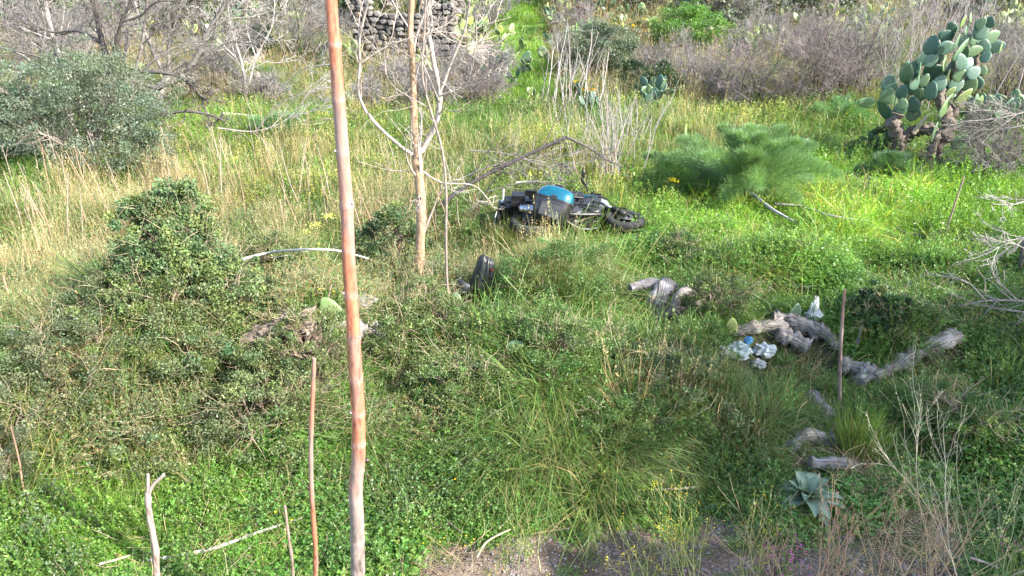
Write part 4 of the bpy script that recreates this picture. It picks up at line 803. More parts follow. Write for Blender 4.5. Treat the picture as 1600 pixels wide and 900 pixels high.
# fallen dead limb with twigs, behind the motorcycle
def dead_limb(label, lines, Y, col, n1=6, levels=3, seed=0, lf=.4, name='fallen_branch', dj=.5, n2=3, rmin=.0025, ang=.6, cat='branch', group=None, up=0.02):
    g = np.random.default_rng(seed); p = P(*lines[0][0][0], Y); root = Vector((p.x, Y, hz(p.x, Y))); t = thing(name, label, cat, root, group); data = []; m = MB()
    for pl, a, b in lines:
        dy = g.uniform(-dj, dj); data.append(limb(m, [P(*q, Y + dy * k / max(1, len(pl) - 1)) for k, q in enumerate(pl)], a, b, col, 7, 6, .15, g=g, knots=3))
    m.build('limb', 'bark', t); m = MB(); twigify(m, data, n1, lf, ang, tuple(np.array(col) * 1.1), levels, .4, n2, .13, up, rmin, .15, g); m.build('twigs', 'twig', t); return t
dead_limb('dark dead branch arching up from the forked tree to above the motorcycle', [([(690, 320), (730, 290), (790, 258), (840, 235), (885, 214)], .034, .022), ([(885, 214), (915, 228), (945, 248), (970, 260)], .020, .009), ([(790, 258), (760, 300), (735, 340)], .010, .005), ([(840, 235), (870, 255), (900, 262)], .009, .004)], 11.2, (.10, .085, .08), 6, 3, 1)
dead_limb('heap of grey dead twigs behind the motorcycle left side', [([(700, 290), (760, 262), (830, 250), (880, 268)], .012, .006), ([(735, 235), (790, 240), (850, 260)], .009, .004), ([(760, 300), (820, 285), (880, 290)], .010, .005)], 12.2, (.25, .22, .20), 9, 3, 2, .5)
dead_limb('dark snapped branch lying across the meadow in front of the bare trees', [([(250, 180), (290, 174), (330, 180), (352, 190)], .03, .015), ([(290, 174), (285, 190), (262, 200)], .012, .006)], 15.0, (.14, .12, .11), 6, 2, 3)
dead_limb('pale branching dead twigs between the snapped branch and the tall red tree', [([(340, 200), (400, 205), (450, 185), (480, 150)], .016, .007), ([(400, 205), (440, 160), (520, 135)], .012, .005), ([(450, 185), (500, 170), (530, 165)], .010, .004), ([(430, 150), (470, 110), (520, 100)], .012, .005)], 15.5, (.33, .30, .28), 9, 3, 4, .5)
dead_limb('pale dead branches reaching in from the right edge over the hollow', [([(1640, 475), (1590, 470), (1540, 470), (1490, 478), (1420, 472)], .014, .005), ([(1590, 470), (1560, 440), (1550, 425)], .010, .004), ([(1560, 468), (1530, 500), (1500, 540), (1465, 545)], .010, .004), ([(1640, 500), (1600, 488), (1560, 482), (1515, 475), (1475, 490), (1420, 500)], .011, .004),
    ([(1630, 560), (1610, 500), (1560, 530), (1550, 580)], .008, .003), ([(1540, 470), (1510, 440), (1465, 430), (1440, 430)], .008, .003), ([(1600, 488), (1580, 530), (1555, 580)], .008, .003)], 8.0, (.27, .245, .22), 5, 2, 5, .35, dj=.35)
dead_limb('tangle of dead branches at the right edge above the fallen ones', [([(1640, 340), (1600, 370), (1560, 380), (1540, 400)], .012, .005), ([(1640, 300), (1590, 318), (1560, 320)], .009, .004), ([(1620, 400), (1580, 380), (1545, 395)], .008, .003)], 9.4, (.34, .31, .28), 7, 3, 6, .5)
dead_limb('heap of grey dead twigs spilling left under the right-hand prickly pear', [([(1640, 190), (1580, 200), (1530, 215), (1480, 220)], .02, .008), ([(1640, 230), (1570, 235), (1520, 215)], .015, .006), ([(1620, 170), (1560, 185), (1500, 190)], .015, .006), ([(1570, 195), (1550, 240), (1525, 270)], .012, .005), ([(1630, 250), (1580, 255), (1540, 262)], .012, .005)], 14.0, (.22, .20, .185), 15, 3, 7, .6, name='dead_twig_heap', dj=.9)
# dry stalk clumps
def stalks(u, v, hpx, n, label, col, spread=.2, seed=0, r=.009, lean=.16, name='dry_stalk_clump', tw=3, curl=.08):
    g = np.random.default_rng(seed); p = G(u, v); s = F / depth(p); H = hpx / s; t = thing(name, label, 'stalks', p); S = np.array(p)[None] + g.normal(size=(n, 3)) * np.array([spread, spread * .7, 0]); D = g.normal(size=(n, 3)) * lean + np.array([.05, 0, 1.])
    Pn = walk(S, D, H * g.uniform(.6, 1.1, n), 8, curl, .02, g); Rn = taper(np.full(n, r) * g.uniform(.6, 1.2, n), np.full(n, r * .35), 8); m = MB(); V, Fq = tubes(Pn, Rn, 5); m.add(V, Fq, np.repeat(cvar(col, n, .15, .05, g), 40, 0)); m.build('stems', 'twig', t)
    m = MB(); A, Dd, L, rr = kids(Pn, Rn, tw, .35, .5, .4, g); W = walk(A, Dd, L, 5, .15, .05, g); V, Fq = tubes(W, taper(rr * .6, np.full(len(A), .0018), 5), 3); m.add(V, Fq, np.repeat(cvar(col, len(A), .15, .05, g), 15, 0)); m.build('twigs', 'twig', t); return t
stalks(950, 290, 150, 26, 'clump of tall pale dry stalks standing behind the motorcycle', (.37, .32, .295), .22, 1, .010)
stalks(985, 232, 85, 20, 'pale bleached stalks in front of the dark prickly pears', (.42, .38, .36), .35, 2, .009)
stalks(893, 172, 120, 22, 'upright fan of whitish bare stems right of the grassy track', (.42, .38, .35), .28, 3, .018, .22)
stalks(1430, 172, 190, 46, 'thicket of upright pinkish-grey bare stems behind the tall prickly pear', (.34, .295, .28), .8, 4, .014, .12, tw=5)
stalks(945, 262, 120, 16, 'thin grey stalks just left of the tall pale stalk clump', (.33, .29, .27), .5, 5, .008, .2)
# fennel
def fennel(u, v, wpx, hpx, label, nf=12, nh=9000, col=(.085, .165, .075), seed=0, name='fennel'):
    g = np.random.default_rng(seed); p = G(u, v); s = F / depth(p); R_ = wpx / s / 2; H = hpx / s; t = thing(name, label, 'plant', p)
    for q in range(nf):
        a = q / nf * 6.283 + g.normal() * .15; el = g.uniform(-.02, .8) if q % 3 else g.uniform(.8, 1.4); L = R_ * g.uniform(.85, 1.15) * (math.cos(el) * .35 + .65); d = np.array([math.cos(a) * math.cos(el), math.sin(a) * math.cos(el) * .8, math.sin(el)])
        K = 9; tt = np.linspace(0, 1, K); cen = np.array(p)[None] + d[None] * (tt * L)[:, None] * np.array([1, 1, min(1.0, H / (L * max(.2, math.sin(el))))]); cen[:, 2] += .25 * H * np.sin(tt * 2.6) - .12 * H * tt ** 2; mb = MB()
        V, Fq = tubes(cen[None], np.linspace(.014, .005, K)[None], 5); mb.add(V, Fq, np.array(col) * 1.35); n = int(nh / nf); k = g.random(n) ** .75 * .85 + .15; ix = k * (K - 1); i0 = np.minimum(ix.astype(int), K - 2); f = (ix - i0)[:, None]
        S = cen[i0] * (1 - f) + cen[i0 + 1] * f; wid = .175 * np.sin(k * math.pi * .9 + .15) * R_ ** .5 + .03; out = rdir(n, g); out -= d * (out @ d)[:, None] * .6; S = S + out * (wid * g.random(n) ** .6)[:, None]; D = unit(out * .5 + d[None] * .8 + rdir(n, g) * .35 + np.array([0, 0, .25])) * g.uniform(.04, .11, n)[:, None]
        c0 = cvar(np.array(col) * (g.uniform(.8, 1.3)), n, .12, .08, g); V, Fq, cc = blades(S, D, np.full(n, .015), np.full(n, .0028), c0, c0 * 1.25, 2, g); mb.add(V, Fq, cc); mb.build('frond', 'leaf', t)
    return t
fennel(1165, 312, 285, 108, 'large feathery blue-green fennel plant in the middle right', 34, 95000, seed=1, col=(.155, .265, .105))
fennel(1055, 300, 150, 70, 'smaller feathery fennel merging with the left side of the large one', 10, 20000, seed=2, col=(.13, .23, .085))
fennel(440, 222, 110, 42, 'low feathery fennel left of the tall red tree', 9, 12000, seed=3, col=(.11, .21, .09))
fennel(1320, 195, 130, 34, 'feathery fennel at the back of the meadow left of the tall prickly pear', 9, 12000, seed=4, col=(.10, .21, .08))
fennel(1385, 285, 110, 70, 'dim feathery fennel at the foot of the tall prickly pear', 9, 12000, seed=5, col=(.08, .15, .07))

# ------------------------------------------------------------------ motorcycle lying on its side
moto = thing('motorcycle', 'black and teal motorcycle with a top case lying on its side in the grass', 'motorcycle', (0, 0, 0))
def bobj(name, bm, m, parent=moto, smooth=True):
    me = bpy.data.meshes.new(name); bm.to_mesh(me); bm.free(); me.materials.append(M[m]); o = bpy.data.objects.new(name, me); C.objects.link(o); o.parent = parent
    for p in me.polygons: p.use_smooth = smooth
    return o
def rbox(name, m, c, s, rot=(0, 0, 0), r=.012, parent=moto, tp=(1, 1), seg=2):
    bm = bmesh.new(); bmesh.ops.create_cube(bm, size=1)
    for v in bm.verts:
        k = tp if v.co.z > 0 else (1, 1); v.co = Vector((v.co.x * s[0] * k[0], v.co.y * s[1] * k[1], v.co.z * s[2]))
    bmesh.ops.bevel(bm, geom=bm.edges[:], offset=min(r, min(s) * .45), segments=seg, affect='EDGES'); bm.transform(Matrix.Translation(c) @ Euler(rot).to_matrix().to_4x4()); o = bobj(name, bm, m, parent, False); return o
def rcyl(name, m, a, b, r, r2=None, seg=20, parent=moto, bev=.004):
    a, b = Vector(a), Vector(b); bm = bmesh.new(); L = (b - a).length; bmesh.ops.create_cone(bm, cap_ends=True, segments=seg, radius1=r, radius2=r if r2 is None else r2, depth=L)
    if bev: bmesh.ops.bevel(bm, geom=[e for e in bm.edges if abs(e.verts[0].co.z - e.verts[1].co.z) < 1e-6], offset=bev, segments=2, affect='EDGES')
    bm.transform(Matrix.Translation((a + b) / 2) @ (b - a).to_track_quat('Z', 'Y').to_matrix().to_4x4()); o = bobj(name, bm, m, parent)
    for p in o.data.polygons: p.use_smooth = len(p.vertices) == 4
    return o
def rtube(name, m, pts, r, parent=moto, sides=10):
    c = catmull(pts, 6); V, Fq = tubes(c[None], np.full((1, len(c)), r), sides); o = MB().add(V, Fq, (.1, .1, .1)).mesh(name, M[m]); ob = bpy.data.objects.new(name, o); C.objects.link(ob); ob.parent = parent; return ob
def lathe(name, m, c, prof, seg=40, parent=moto):       # profile (radius, y) about the axle
    V = []; n = len(prof)
    for k in range(seg):
        a = k / seg * 2 * math.pi
        for r, y in prof: V.append((c[0] + r * math.cos(a), c[1] + y, c[2] + r * math.sin(a)))
    Fq = [(k * n + j, k * n + j + 1, ((k + 1) % seg) * n + j + 1, ((k + 1) % seg) * n + j) for k in range(seg) for j in range(n - 1)]
    me = MB().add(np.array(V), np.array(Fq), (.1, .1, .1)).mesh(name, M[m]); ob = bpy.data.objects.new(name, me); C.objects.link(ob); ob.parent = parent; return ob
def loft(name, m, secs, n=18, e=2.6, parent=moto):
    """secs: (x, z, halfwidth, halfheight[, y])"""
    V = []; 
    for sx in secs:
        x, z, hw, hh = sx[:4]; y0 = sx[4] if len(sx) > 4 else 0
        for k in range(n):
            a = k / n * 2 * math.pi; c_, s_ = math.cos(a), math.sin(a); V.append((x, y0 + hw * math.copysign(abs(c_) ** (2 / e), c_), z + hh * math.copysign(abs(s_) ** (2 / e), s_)))
    Fq = [(i * n + j, i * n + (j + 1) % n, (i + 1) * n + (j + 1) % n, (i + 1) * n + j) for i in range(len(secs) - 1) for j in range(n)]
    mb = MB(); mb.add(np.array(V), np.array(Fq), (.1, .1, .1)); b = mb.n
    for i0 in (0, len(secs) - 1):
        ring = np.array(V[i0 * n:(i0 + 1) * n]); mb.add(np.concatenate([ring, ring.mean(0, keepdims=True)]), np.array([(j, (j + 1) % n, n) for j in range(n)]), (.1, .1, .1))
    ob = bpy.data.objects.new(name, mb.mesh(name, M[m])); C.objects.link(ob); ob.parent = parent; return ob
def wheel(name, cx, r, w):
    wl = lathe(name, 'black', (cx, 0, r), [(r * .60, -w * .35), (r * .66, -w * .42), (r * .64, 0), (r * .66, w * .42), (r * .60, w * .35), (r * .60, -w * .35)])
    lathe('tyre', 'tyre', (cx, 0, r), [(r * .66, -w * .42), (r * .80, -w * .52), (r * .93, -w * .42), (r * .985, -w * .2), (r, 0), (r * .985, w * .2), (r * .93, w * .42), (r * .80, w * .52), (r * .66, w * .42)], parent=wl)
    tr = MB()
    for k in range(44):
        a = k / 44 * 6.283; 
        for sgn in (-1, 1):
            P0 = np.array([[cx + r * .99 * math.cos(a), sgn * w * .08, r + r * .99 * math.sin(a)], [cx + r * .955 * math.cos(a + .05), sgn * w * .36, r + r * .955 * math.sin(a + .05)]])[None]; V, Fq = tubes(P0, np.full((1, 2), .008), 4); tr.add(V, Fq, (.1, .1, .1))
    o = bpy.data.objects.new('tread', tr.mesh('tread', M['tyre'])); C.objects.link(o); o.parent = wl; o['kind'] = 'stuff'
    rcyl('hub', 'steel', (cx, -w * .5, r), (cx, w * .5, r), .045, parent=wl)
    for k in range(5):
        a = k * 1.2566 + .3; sp = rcyl('spoke', 'black', (cx + .04 * math.cos(a), 0, r + .04 * math.sin(a)), (cx + r * .62 * math.cos(a), 0, r + r * .62 * math.sin(a)), .017, .012, 8, wl, 0)
    lathe('brake_disc', 'steel', (cx, -w * .52, r), [(r * .24, 0), (r * .42, 0), (r * .42, .006), (r * .24, .006), (r * .24, 0)], parent=wl); return wl
wheel('rear_wheel', -.60, .29, .14); wheel('front_wheel', .78, .29, .11)
rcyl('fork_tube', 'silver', (.50, -.09, .86), (.66, -.09, .50), .021); rcyl('fork_tube', 'silver', (.50, .09, .86), (.66, .09, .50), .021)
rcyl('fork_slider', 'black', (.655, -.09, .51), (.78, -.09, .27), .031); rcyl('fork_slider', 'black', (.655, .09, .51), (.78, .09, .27), .031)
rbox('front_mudguard', 'black', (.75, 0, .60), (.34, .13, .03), (0, .25, 0), .014)
rbox('triple_clamp', 'black', (.53, 0, .80), (.07, .24, .04), (0, .4, 0)); rbox('triple_clamp', 'steel', (.50, 0, .88), (.08, .24, .03), (0, .4, 0))
rtube('handlebar', 'steel', [(.32, -.38, .95), (.40, -.25, .98), (.46, -.08, .93), (.46, .08, .93), (.40, .25, .98), (.32, .38, .95)], .012)
for s_ in (-1, 1):
    rcyl('grip', 'tyre', (.30, s_ * .40, .945), (.365, s_ * .29, .965), .018); rtube('lever', 'silver', [(.41, s_ * .26, .975), (.44, s_ * .34, .96), (.40, s_ * .42, .945)], .006)
    mi = rtube('mirror_stalk', 'black', [(.40, s_ * .25, .98), (.44, s_ * .30, 1.08), (.42, s_ * .36, 1.15)], .006); loft('mirror', 'black', [(.43, 1.17, .05, .03, s_ * .38), (.40, 1.17, .075, .042, s_ * .38), (.39, 1.17, .07, .038, s_ * .38)], parent=mi)
    rcyl('footpeg', 'tyre', (.0, s_ * .13, .30), (-.02, s_ * .26, .31), .015)
loft('tank', 'bluepaint', [(-.05, .80, .06, .05), (.02, .84, .15, .10), (.14, .87, .20, .13), (.28, .89, .21, .135), (.40, .87, .15, .11), (.47, .83, .07, .06)])
rcyl('fuel_cap', 'steel', (.22, 0, .985), (.22, 0, 1.0), .04)
loft('headlamp', 'lens', [(.56, .84, .07, .06), (.62, .83, .095, .085), (.68, .81, .085, .075), (.71, .80, .05, .045)], e=2.2); loft('headlamp_cowl', 'black', [(.46, .90, .10, .05), (.56, .90, .14, .10), (.64, .89, .12, .10), (.69, .87, .07, .06)])
rbox('windscreen', 'darkgrey', (.60, 0, 1.06), (.012, .26, .22), (0, -.45, 0), .005, tp=(1, .6)); rbox('instrument_panel', 'black', (.50, 0, .97), (.10, .16, .03), (0, -.4, 0))
for s_ in (-1, 1):
    rbox('side_fairing', 'darkgrey', (.36, s_ * .165, .70), (.34, .03, .26), (0, .35, s_ * .12), .012, tp=(.7, 1)); rbox('fairing_stripe', 'teal', (.34, s_ * .186, .77), (.24, .012, .05), (0, .2, s_ * .12), .005)
    rbox('side_panel', 'darkgrey', (-.22, s_ * .12, .66), (.32, .03, .15), (0, -.1, 0), .012)
loft('seat', 'black', [(-.62, .84, .10, .04), (-.52, .85, .14, .05), (-.30, .82, .14, .05), (-.12, .80, .12, .045), (.0, .80, .08, .035)], e=3)
loft('tail_unit', 'black', [(-.92, .80, .05, .03), (-.80, .79, .10, .055), (-.60, .77, .13, .07), (-.35, .74, .11, .07)]); rbox('tail_lamp', 'redlens', (-.93, 0, .79), (.03, .11, .05), (0, .2, 0))
rbox('underbody', 'black', (-.28, 0, .58), (.50, .17, .22), (0, -.1, 0), .02)
# engine
rbox('crankcase', 'steel', (.10, 0, .36), (.40, .26, .22), (0, 0, 0), .03); rbox('cylinder_block', 'steel', (.24, 0, .53), (.17, .2, .22), (0, .35, 0), .02)
for k in range(6): rbox('cooling_fin', 'grey', (.19 + k * .022, 0, .47 + k * .032), (.20, .235, .007), (0, .35, 0), .002)
rcyl('clutch_cover', 'grey', (.06, -.12, .37), (.06, -.165, .37), .115, .10); rcyl('fan_cover', 'darkgrey', (.34, -.10, .40), (.34, -.16, .40), .12, .10); rcyl('cover_ring', 'steel', (.06, -.164, .37), (.06, -.172, .37), .07); rcyl('generator_cover', 'grey', (.10, .12, .37), (.10, .165, .37), .10, .085)
for k in range(6): rcyl('bolt', 'silver', (.06 + .1 * math.cos(k * 1.05), -.15, .37 + .1 * math.sin(k * 1.05)), (.06 + .1 * math.cos(k * 1.05), -.17, .37 + .1 * math.sin(k * 1.05)), .008, seg=6, bev=0)
rcyl('oil_filter', 'black', (.30, -.05, .36), (.36, -.05, .36), .045); rbox('skid_plate', 'darkgrey', (.20, 0, .225), (.20, .13, .02), (0, .06, 0), .006); rcyl('oil_sump', 'steel', (.02, 0, .25), (.02, 0, .20), .07, .055); rcyl('drain_plug', 'silver', (.02, 0, .205), (.02, 0, .19), .018, seg=6, bev=0); rtube('exhaust_pipe', 'steel', [(.36, .05, .50), (.44, .07, .36), (.34, .08, .22), (.1, .06, .19), (-.12, -.06, .21)], .02); rtube('crash_bar', 'steel', [(.40, -.10, .62), (.36, -.24, .48), (.24, -.25, .34), (.16, -.12, .26)], .013); rtube('crash_bar', 'steel', [(.40, .10, .62), (.36, .24, .48), (.24, .25, .34), (.16, .12, .26)], .013); rbox('horn', 'black', (.46, .0, .42), (.05, .09, .09), (0, .2, 0), .02); rbox('centre_stand', 'black', (-.14, 0, .24), (.06, .26, .03), (0, .3, 0), .01); rbox('radiator', 'black', (.40, 0, .58), (.03, .28, .24), (0, .3, 0))
rtube('exhaust_pipe', 'steel', [(.34, -.05, .50), (.42, -.08, .36), (.34, -.12, .25), (.0, -.15, .22), (-.30, -.17, .28)], .021); rcyl('muffler', 'silver', (-.28, -.17, .28), (-.74, -.20, .40), .052, .058); rcyl('muffler_tip', 'black', (-.74, -.20, .40), (-.76, -.2, .405), .045)
rbox('heat_shield', 'grey', (-.05, -.19, .25), (.20, .02, .09), (0, -.1, 0), .008); rtube('frame_rail', 'black', [(.48, -.07, .78), (.20, -.11, .72), (-.12, -.12, .60), (-.16, -.12, .34)], .018); rtube('frame_rail', 'black', [(.48, .07, .78), (.20, .11, .72), (-.12, .12, .60), (-.16, .12, .34)], .018)
rtube('frame_rail', 'black', [(.47, 0, .74), (.44, 0, .50), (.34, 0, .27), (-.12, 0, .26)], .018); rbox('swingarm', 'black', (-.38, -.09, .30), (.46, .035, .06), (0, -.02, 0)); rbox('swingarm', 'black', (-.38, .09, .30), (.46, .035, .06), (0, -.02, 0)); rcyl('shock_absorber', 'silver', (-.28, 0, .36), (-.22, 0, .58), .03)
rtube('side_stand', 'steel', [(-.02, .12, .26), (-.10, .2, .12), (-.13, .24, .03)], .011); rbox('air_box', 'black', (.06, 0, .66), (.26, .18, .14), (0, 0, 0), .02); rbox('battery_cover', 'grey', (-.12, -.13, .50), (.16, .03, .14), (0, .1, 0), .01)
rtube('wiring_loom', 'black', [(.3, -.13, .74), (.18, -.15, .66), (.1, -.13, .55), (.16, -.15, .46)], .008); rtube('brake_hose', 'black', [(.46, -.1, .92), (.62, -.14, .8), (.70, -.12, .5), (.78, -.08, .32)], .006)
rbox('teal_bracket', 'teal', (-.30, -.15, .60), (.09, .03, .07), (0, .3, 0), .008); rbox('coil_cover', 'grey', (.18, -.13, .62), (.12, .04, .08), (0, .3, 0), .01)
rbox('battery_box', 'black', (-.18, -.16, .72), (.26, .14, .22), (.1, .2, 0), .05, seg=3); rbox('lower_cowl', 'black', (.30, -.15, .46), (.34, .10, .24), (0, .3, .1), .04, seg=3, tp=(.7, .8)); rbox('knee_pad', 'darkgrey', (.16, -.2, .80), (.30, .05, .16), (.2, .1, .1), .02, seg=3); rbox('rear_cowl', 'black', (-.90, -.12, .66), (.16, .22, .34), (.1, .3, .1), .07, seg=4); rtube('cable', 'black', [(.42, -.2, .95), (.34, -.3, .86), (.2, -.26, .74), (.06, -.22, .66)], .009); rtube('cable', 'black', [(.40, .1, .98), (.5, -.12, 1.0), (.5, -.22, .86), (.38, -.2, .7)], .007)
# rear mudguard and plate
mg = rbox('rear_mudguard', 'black', (-.98, 0, .56), (.045, .18, .40), (0, .35, 0), .018); rbox('hugger', 'black', (-.72, 0, .60), (.42, .16, .03), (0, .25, 0), .012)
np_ = rbox('number_plate', 'plate', (-1.045, 0, .50), (.006, .18, .18), (0, .35, 0), .002); rbox('plate_band', 'plateblue', (-1.049, .08, .50), (.004, .018, .17), (0, .35, 0), .001)
for s_ in (-1, 1): rcyl('indicator', 'black', (-.90, s_ * .08, .70), (-.92, s_ * .17, .70), .012); rcyl('indicator_lens', 'lens', (-.92, s_ * .16, .70), (-.92, s_ * .20, .70), .025)
# luggage rack and top case
rtube('rack', 'black', [(-.45, -.12, .90), (-.75, -.12, .92), (-.92, 0, .93), (-.75, .12, .92), (-.45, .12, .90)], .011)
rbox('rack_plate', 'black', (-.70, 0, .935), (.24, .2, .02), (0, 0, 0), .008)
def case_shell(name, m, z0, z1, secs):
    """stacked rounded outlines: (z, half length x, half width y, x shift)"""
    n = 28; V = []
    for z, hx, hy, dx in secs:
        for k in range(n):
            a = k / n * 2 * math.pi; c_, s_ = math.cos(a), math.sin(a); V.append((-.72 + dx + hx * math.copysign(abs(c_) ** .5, c_), hy * math.copysign(abs(s_) ** .5, s_), z))
    Fq = [(i * n + j, i * n + (j + 1) % n, (i + 1) * n + (j + 1) % n, (i + 1) * n + j) for i in range(len(secs) - 1) for j in range(n)]; mb = MB(); mb.add(np.array(V), np.array(Fq), (.1, .1, .1))
    for i0 in (0, len(secs) - 1): ring = np.array(V[i0 * n:(i0 + 1) * n]); mb.add(np.concatenate([ring, ring.mean(0, keepdims=True)]), np.array([(j, (j + 1) % n, n) for j in range(n)]), (.1, .1, .1))
    ob = bpy.data.objects.new(name, mb.mesh(name, M[m])); C.objects.link(ob); ob.parent = moto; return ob
base = case_shell('top_case_base', 'darkgrey', 0, 0, [(.85, .13, .15, .0), (.865, .18, .20, .0), (.96, .225, .245, 0), (1.08, .24, .26, 0), (1.115, .243, .263, 0)])
lid = case_shell('top_case_lid', 'teal', 0, 0, [(1.120, .240, .260, 0), (1.16, .238, .258, .0), (1.21, .22, .24, .01), (1.255, .18, .205, .02), (1.28, .12, .145, .02), (1.288, .04, .06, .02)])
sb = case_shell('lid_band', 'black', 0, 0, [(1.104, .249, .269, 0), (1.126, .249, .269, 0)]); sb.parent = moto
hn = rtube('case_handle', 'black', [(-.80, 0, 1.27), (-.76, 0, 1.31), (-.68, 0, 1.31), (-.64, 0, 1.27)], .014); lk = rbox('case_lock', 'black', (-.72, -.262, 1.13), (.07, .02, .05), (0, 0, 0), .006); fp_ = rbox('case_panel', 'grey', (-.72, -.248, .98), (.26, .012, .15), (.12, 0, 0), .005)
CASE = [base, lid, sb, hn, lk, fp_]
# white-lined pannier lid at the rear
rbox('tail_bag', 'black', (-.45, -.10, .95), (.36, .30, .22), (.2, .1, .1), .09, seg=4); rbox('side_bag', 'black', (-.30, -.20, .78), (.30, .18, .20), (0, .3, 0), .075, seg=4); rbox('pannier', 'black', (-.62, .22, .62), (.42, .16, .30), (0, 0, 0), .04, seg=3); rbox('pannier', 'black', (-.72, -.24, .60), (.36, .20, .30), (.1, .15, 0), .075, seg=4, tp=(.8, .9)); rbox('pannier_trim', 'whitepaint', (-.905, -.27, .70), (.02, .18, .12), (0, .3, 0), .01)
rollA = rad(-86); pm = G(905, 401); moto.location = pm + Vector((-.02, .12, .36)); moto.rotation_euler = Euler((rollA, rad(2), rad(13)), 'XYZ')
moto.scale = (1.07,) * 3; Rm = moto.rotation_euler.to_matrix(); cpos = P(866, 327, pm.y + .30)      # the case has been wrenched upright
for o in CASE: o.matrix_basis = Matrix.Translation(Rm.inverted() @ (cpos - moto.location)) @ (Rm.inverted() @ Euler((rad(-30), rad(14), rad(-14))).to_matrix()).to_4x4() @ Matrix.Diagonal((1.1, 1.05, 1.2, 1)) @ Matrix.Translation((.72, 0, -1.05))
for q in np.linspace(-.9, 1.0, 9): avoid.append((pm.x + q, pm.y + q * .16 + .02, .33))
# broken fairing piece in the grass
pf = G(742, 466, .07); avoid.extend([(pf.x + .1, pf.y - .1, .48), (pf.x - .15, pf.y - .1, .42)])
fp = thing('plastic_fairing', 'broken black plastic fairing piece standing in the grass left of the motorcycle', 'debris', pf)
def sheet(name, m, quad, thick=.008, parent=fp, nx=8, ny=6, bulge=.04, ribs=0):
    q = [np.array(a) for a in quad]; V = []
    for j in range(ny):
        for i in range(nx):
            a, b = i / (nx - 1), j / (ny - 1); p = (q[0] * (1 - a) + q[1] * a) * (1 - b) + (q[3] * (1 - a) + q[2] * a) * b; nrm = np.cross(q[1] - q[0], q[3] - q[0]); nrm /= np.linalg.norm(nrm); V.append(p + nrm * (bulge * math.sin(a * math.pi) * math.sin(b * math.pi * .9 + .1) + (.012 * math.sin(a * 6.283 * ribs) if ribs else 0)))
    V = np.array(V); V2 = V + nrm * thick; n = nx * ny; Fq = []
    for j in range(ny - 1):
        for i in range(nx - 1): a = j * nx + i; Fq += [(a, a + nx, a + nx + 1, a + 1), (a + n, a + 1 + n, a + nx + 1 + n, a + nx + n)]
    for i in range(nx - 1): Fq += [(i, i + 1, i + 1 + n, i + n), ((ny - 1) * nx + i, (ny - 1) * nx + i + n, (ny - 1) * nx + i + 1 + n, (ny - 1) * nx + i + 1)]
    for j in range(ny - 1): Fq += [(j * nx, j * nx + n, (j + 1) * nx + n, (j + 1) * nx), (j * nx + nx - 1, (j + 1) * nx + nx - 1, (j + 1) * nx + nx - 1 + n, j * nx + nx - 1 + n)]
    ob = bpy.data.objects.new(name, MB().add(np.concatenate([V, V2]), np.array(Fq), (.1, .1, .1)).mesh(name, M[m])); C.objects.link(ob); ob.parent = parent; return ob
sheet('outer_panel', 'darkgrey', [(.00, -.05, .08), (.26, .0, .12), (.23, .10, .46), (.11, .08, .54)], bulge=.04, ribs=2.5, nx=14)
sheet('inner_panel', 'black', [(-.10, .0, .06), (.02, -.05, .08), (.115, .08, .545), (.05, .14, .48)], bulge=.01)
sheet('lower_panel', 'black', [(-.30, .05, .03), (-.04, -.02, .0), (-.01, .03, .15), (-.22, .08, .26)], bulge=.05); rtube('mounting_strut', 'black', [(.10, .1, .47), (.13, .1, .50), (.18, .1, .45), (.22, .06, .38)], .01, fp); rbox('torn_label', 'redtape', (.21, .03, .36), (.05, .012, .03), (0, .5, 0), .003, fp)
rtube('hose', 'black', [(-.22, -.04, .05), (-.17, -.08, .12), (-.10, -.07, .10), (-.12, -.06, .0), (-.2, -.08, -.02)], .014, fp); rbox('clip', 'whitepaint', (.125, .07, .455), (.025, .012, .02), (0, 0, 0), .003, fp)

# ------------------------------------------------------------------ rubbish bags
def bag(u, v, s3, label, col, seed, dz=0, m='bagwhite', cat='bag', tail=0):
    g = np.random.default_rng(seed); bm = bmesh.new(); bmesh.ops.create_icosphere(bm, subdivisions=4, radius=1); ph = [(rdir(1, g)[0], g.uniform(.7, 3.2), g.random() * 6.28) for _ in range(11)]
    pts = np.array([v_.co[:] for v_ in bm.verts]); q = 1 + 0 * pts[:, 0]
    for d, f_, p_ in ph: q += (np.abs(((pts @ d) * f_ + p_) % 2 - 1) - .5) * .05
    q = q + np.array([(.5 - abs(mn.noise(Vector(k_) * 1.3 + Vector((seed * 3, 0, 0))))) * .75 - abs(mn.noise(Vector(k_) * 3.1 + Vector((seed, 5, 0)))) * .28 - abs(mn.noise(Vector(k_) * 6.5)) * .12 for k_ in pts]) - .35
    pts = pts * q[:, None] * np.array(s3) * 1.25; pts[:, 2] = np.maximum(pts[:, 2], -s3[2] * .6); up = pts[:, 2] > s3[2] * .4; pts[up, 2] += tail * (pts[up, 2] - s3[2] * .4); pts[up, :2] *= (1 - .35 * bool(tail))
    F_ = np.array([[x.index for x in f_.verts] for f_ in bm.faces]); bm.free(); p = G(u, v); avoid.append((p.x, p.y, .24)); p = p + Vector((0, 0, s3[2] * .4 + dz)); o = MB().add(pts + np.array(p), F_, cvar(col, len(pts), .03, .0, g)).build('plastic_bag', m, None, p, smooth=False); return tag(o, label, cat)
bag(1268, 506, (.10, .08, .13), 'crumpled white plastic bag caught upright beside the oval cactus pad', (.56, .58, .60), 1, .06, tail=1.2)
bag(1152, 562, (.13, .10, .11), 'white plastic bag with a bluish cast on the left of the rubbish heap', (.50, .58, .60), 2, .06)
bag(1192, 560, (.12, .09, .085), 'white crumpled bag on the right of the rubbish heap', (.54, .58, .62), 3, .07)
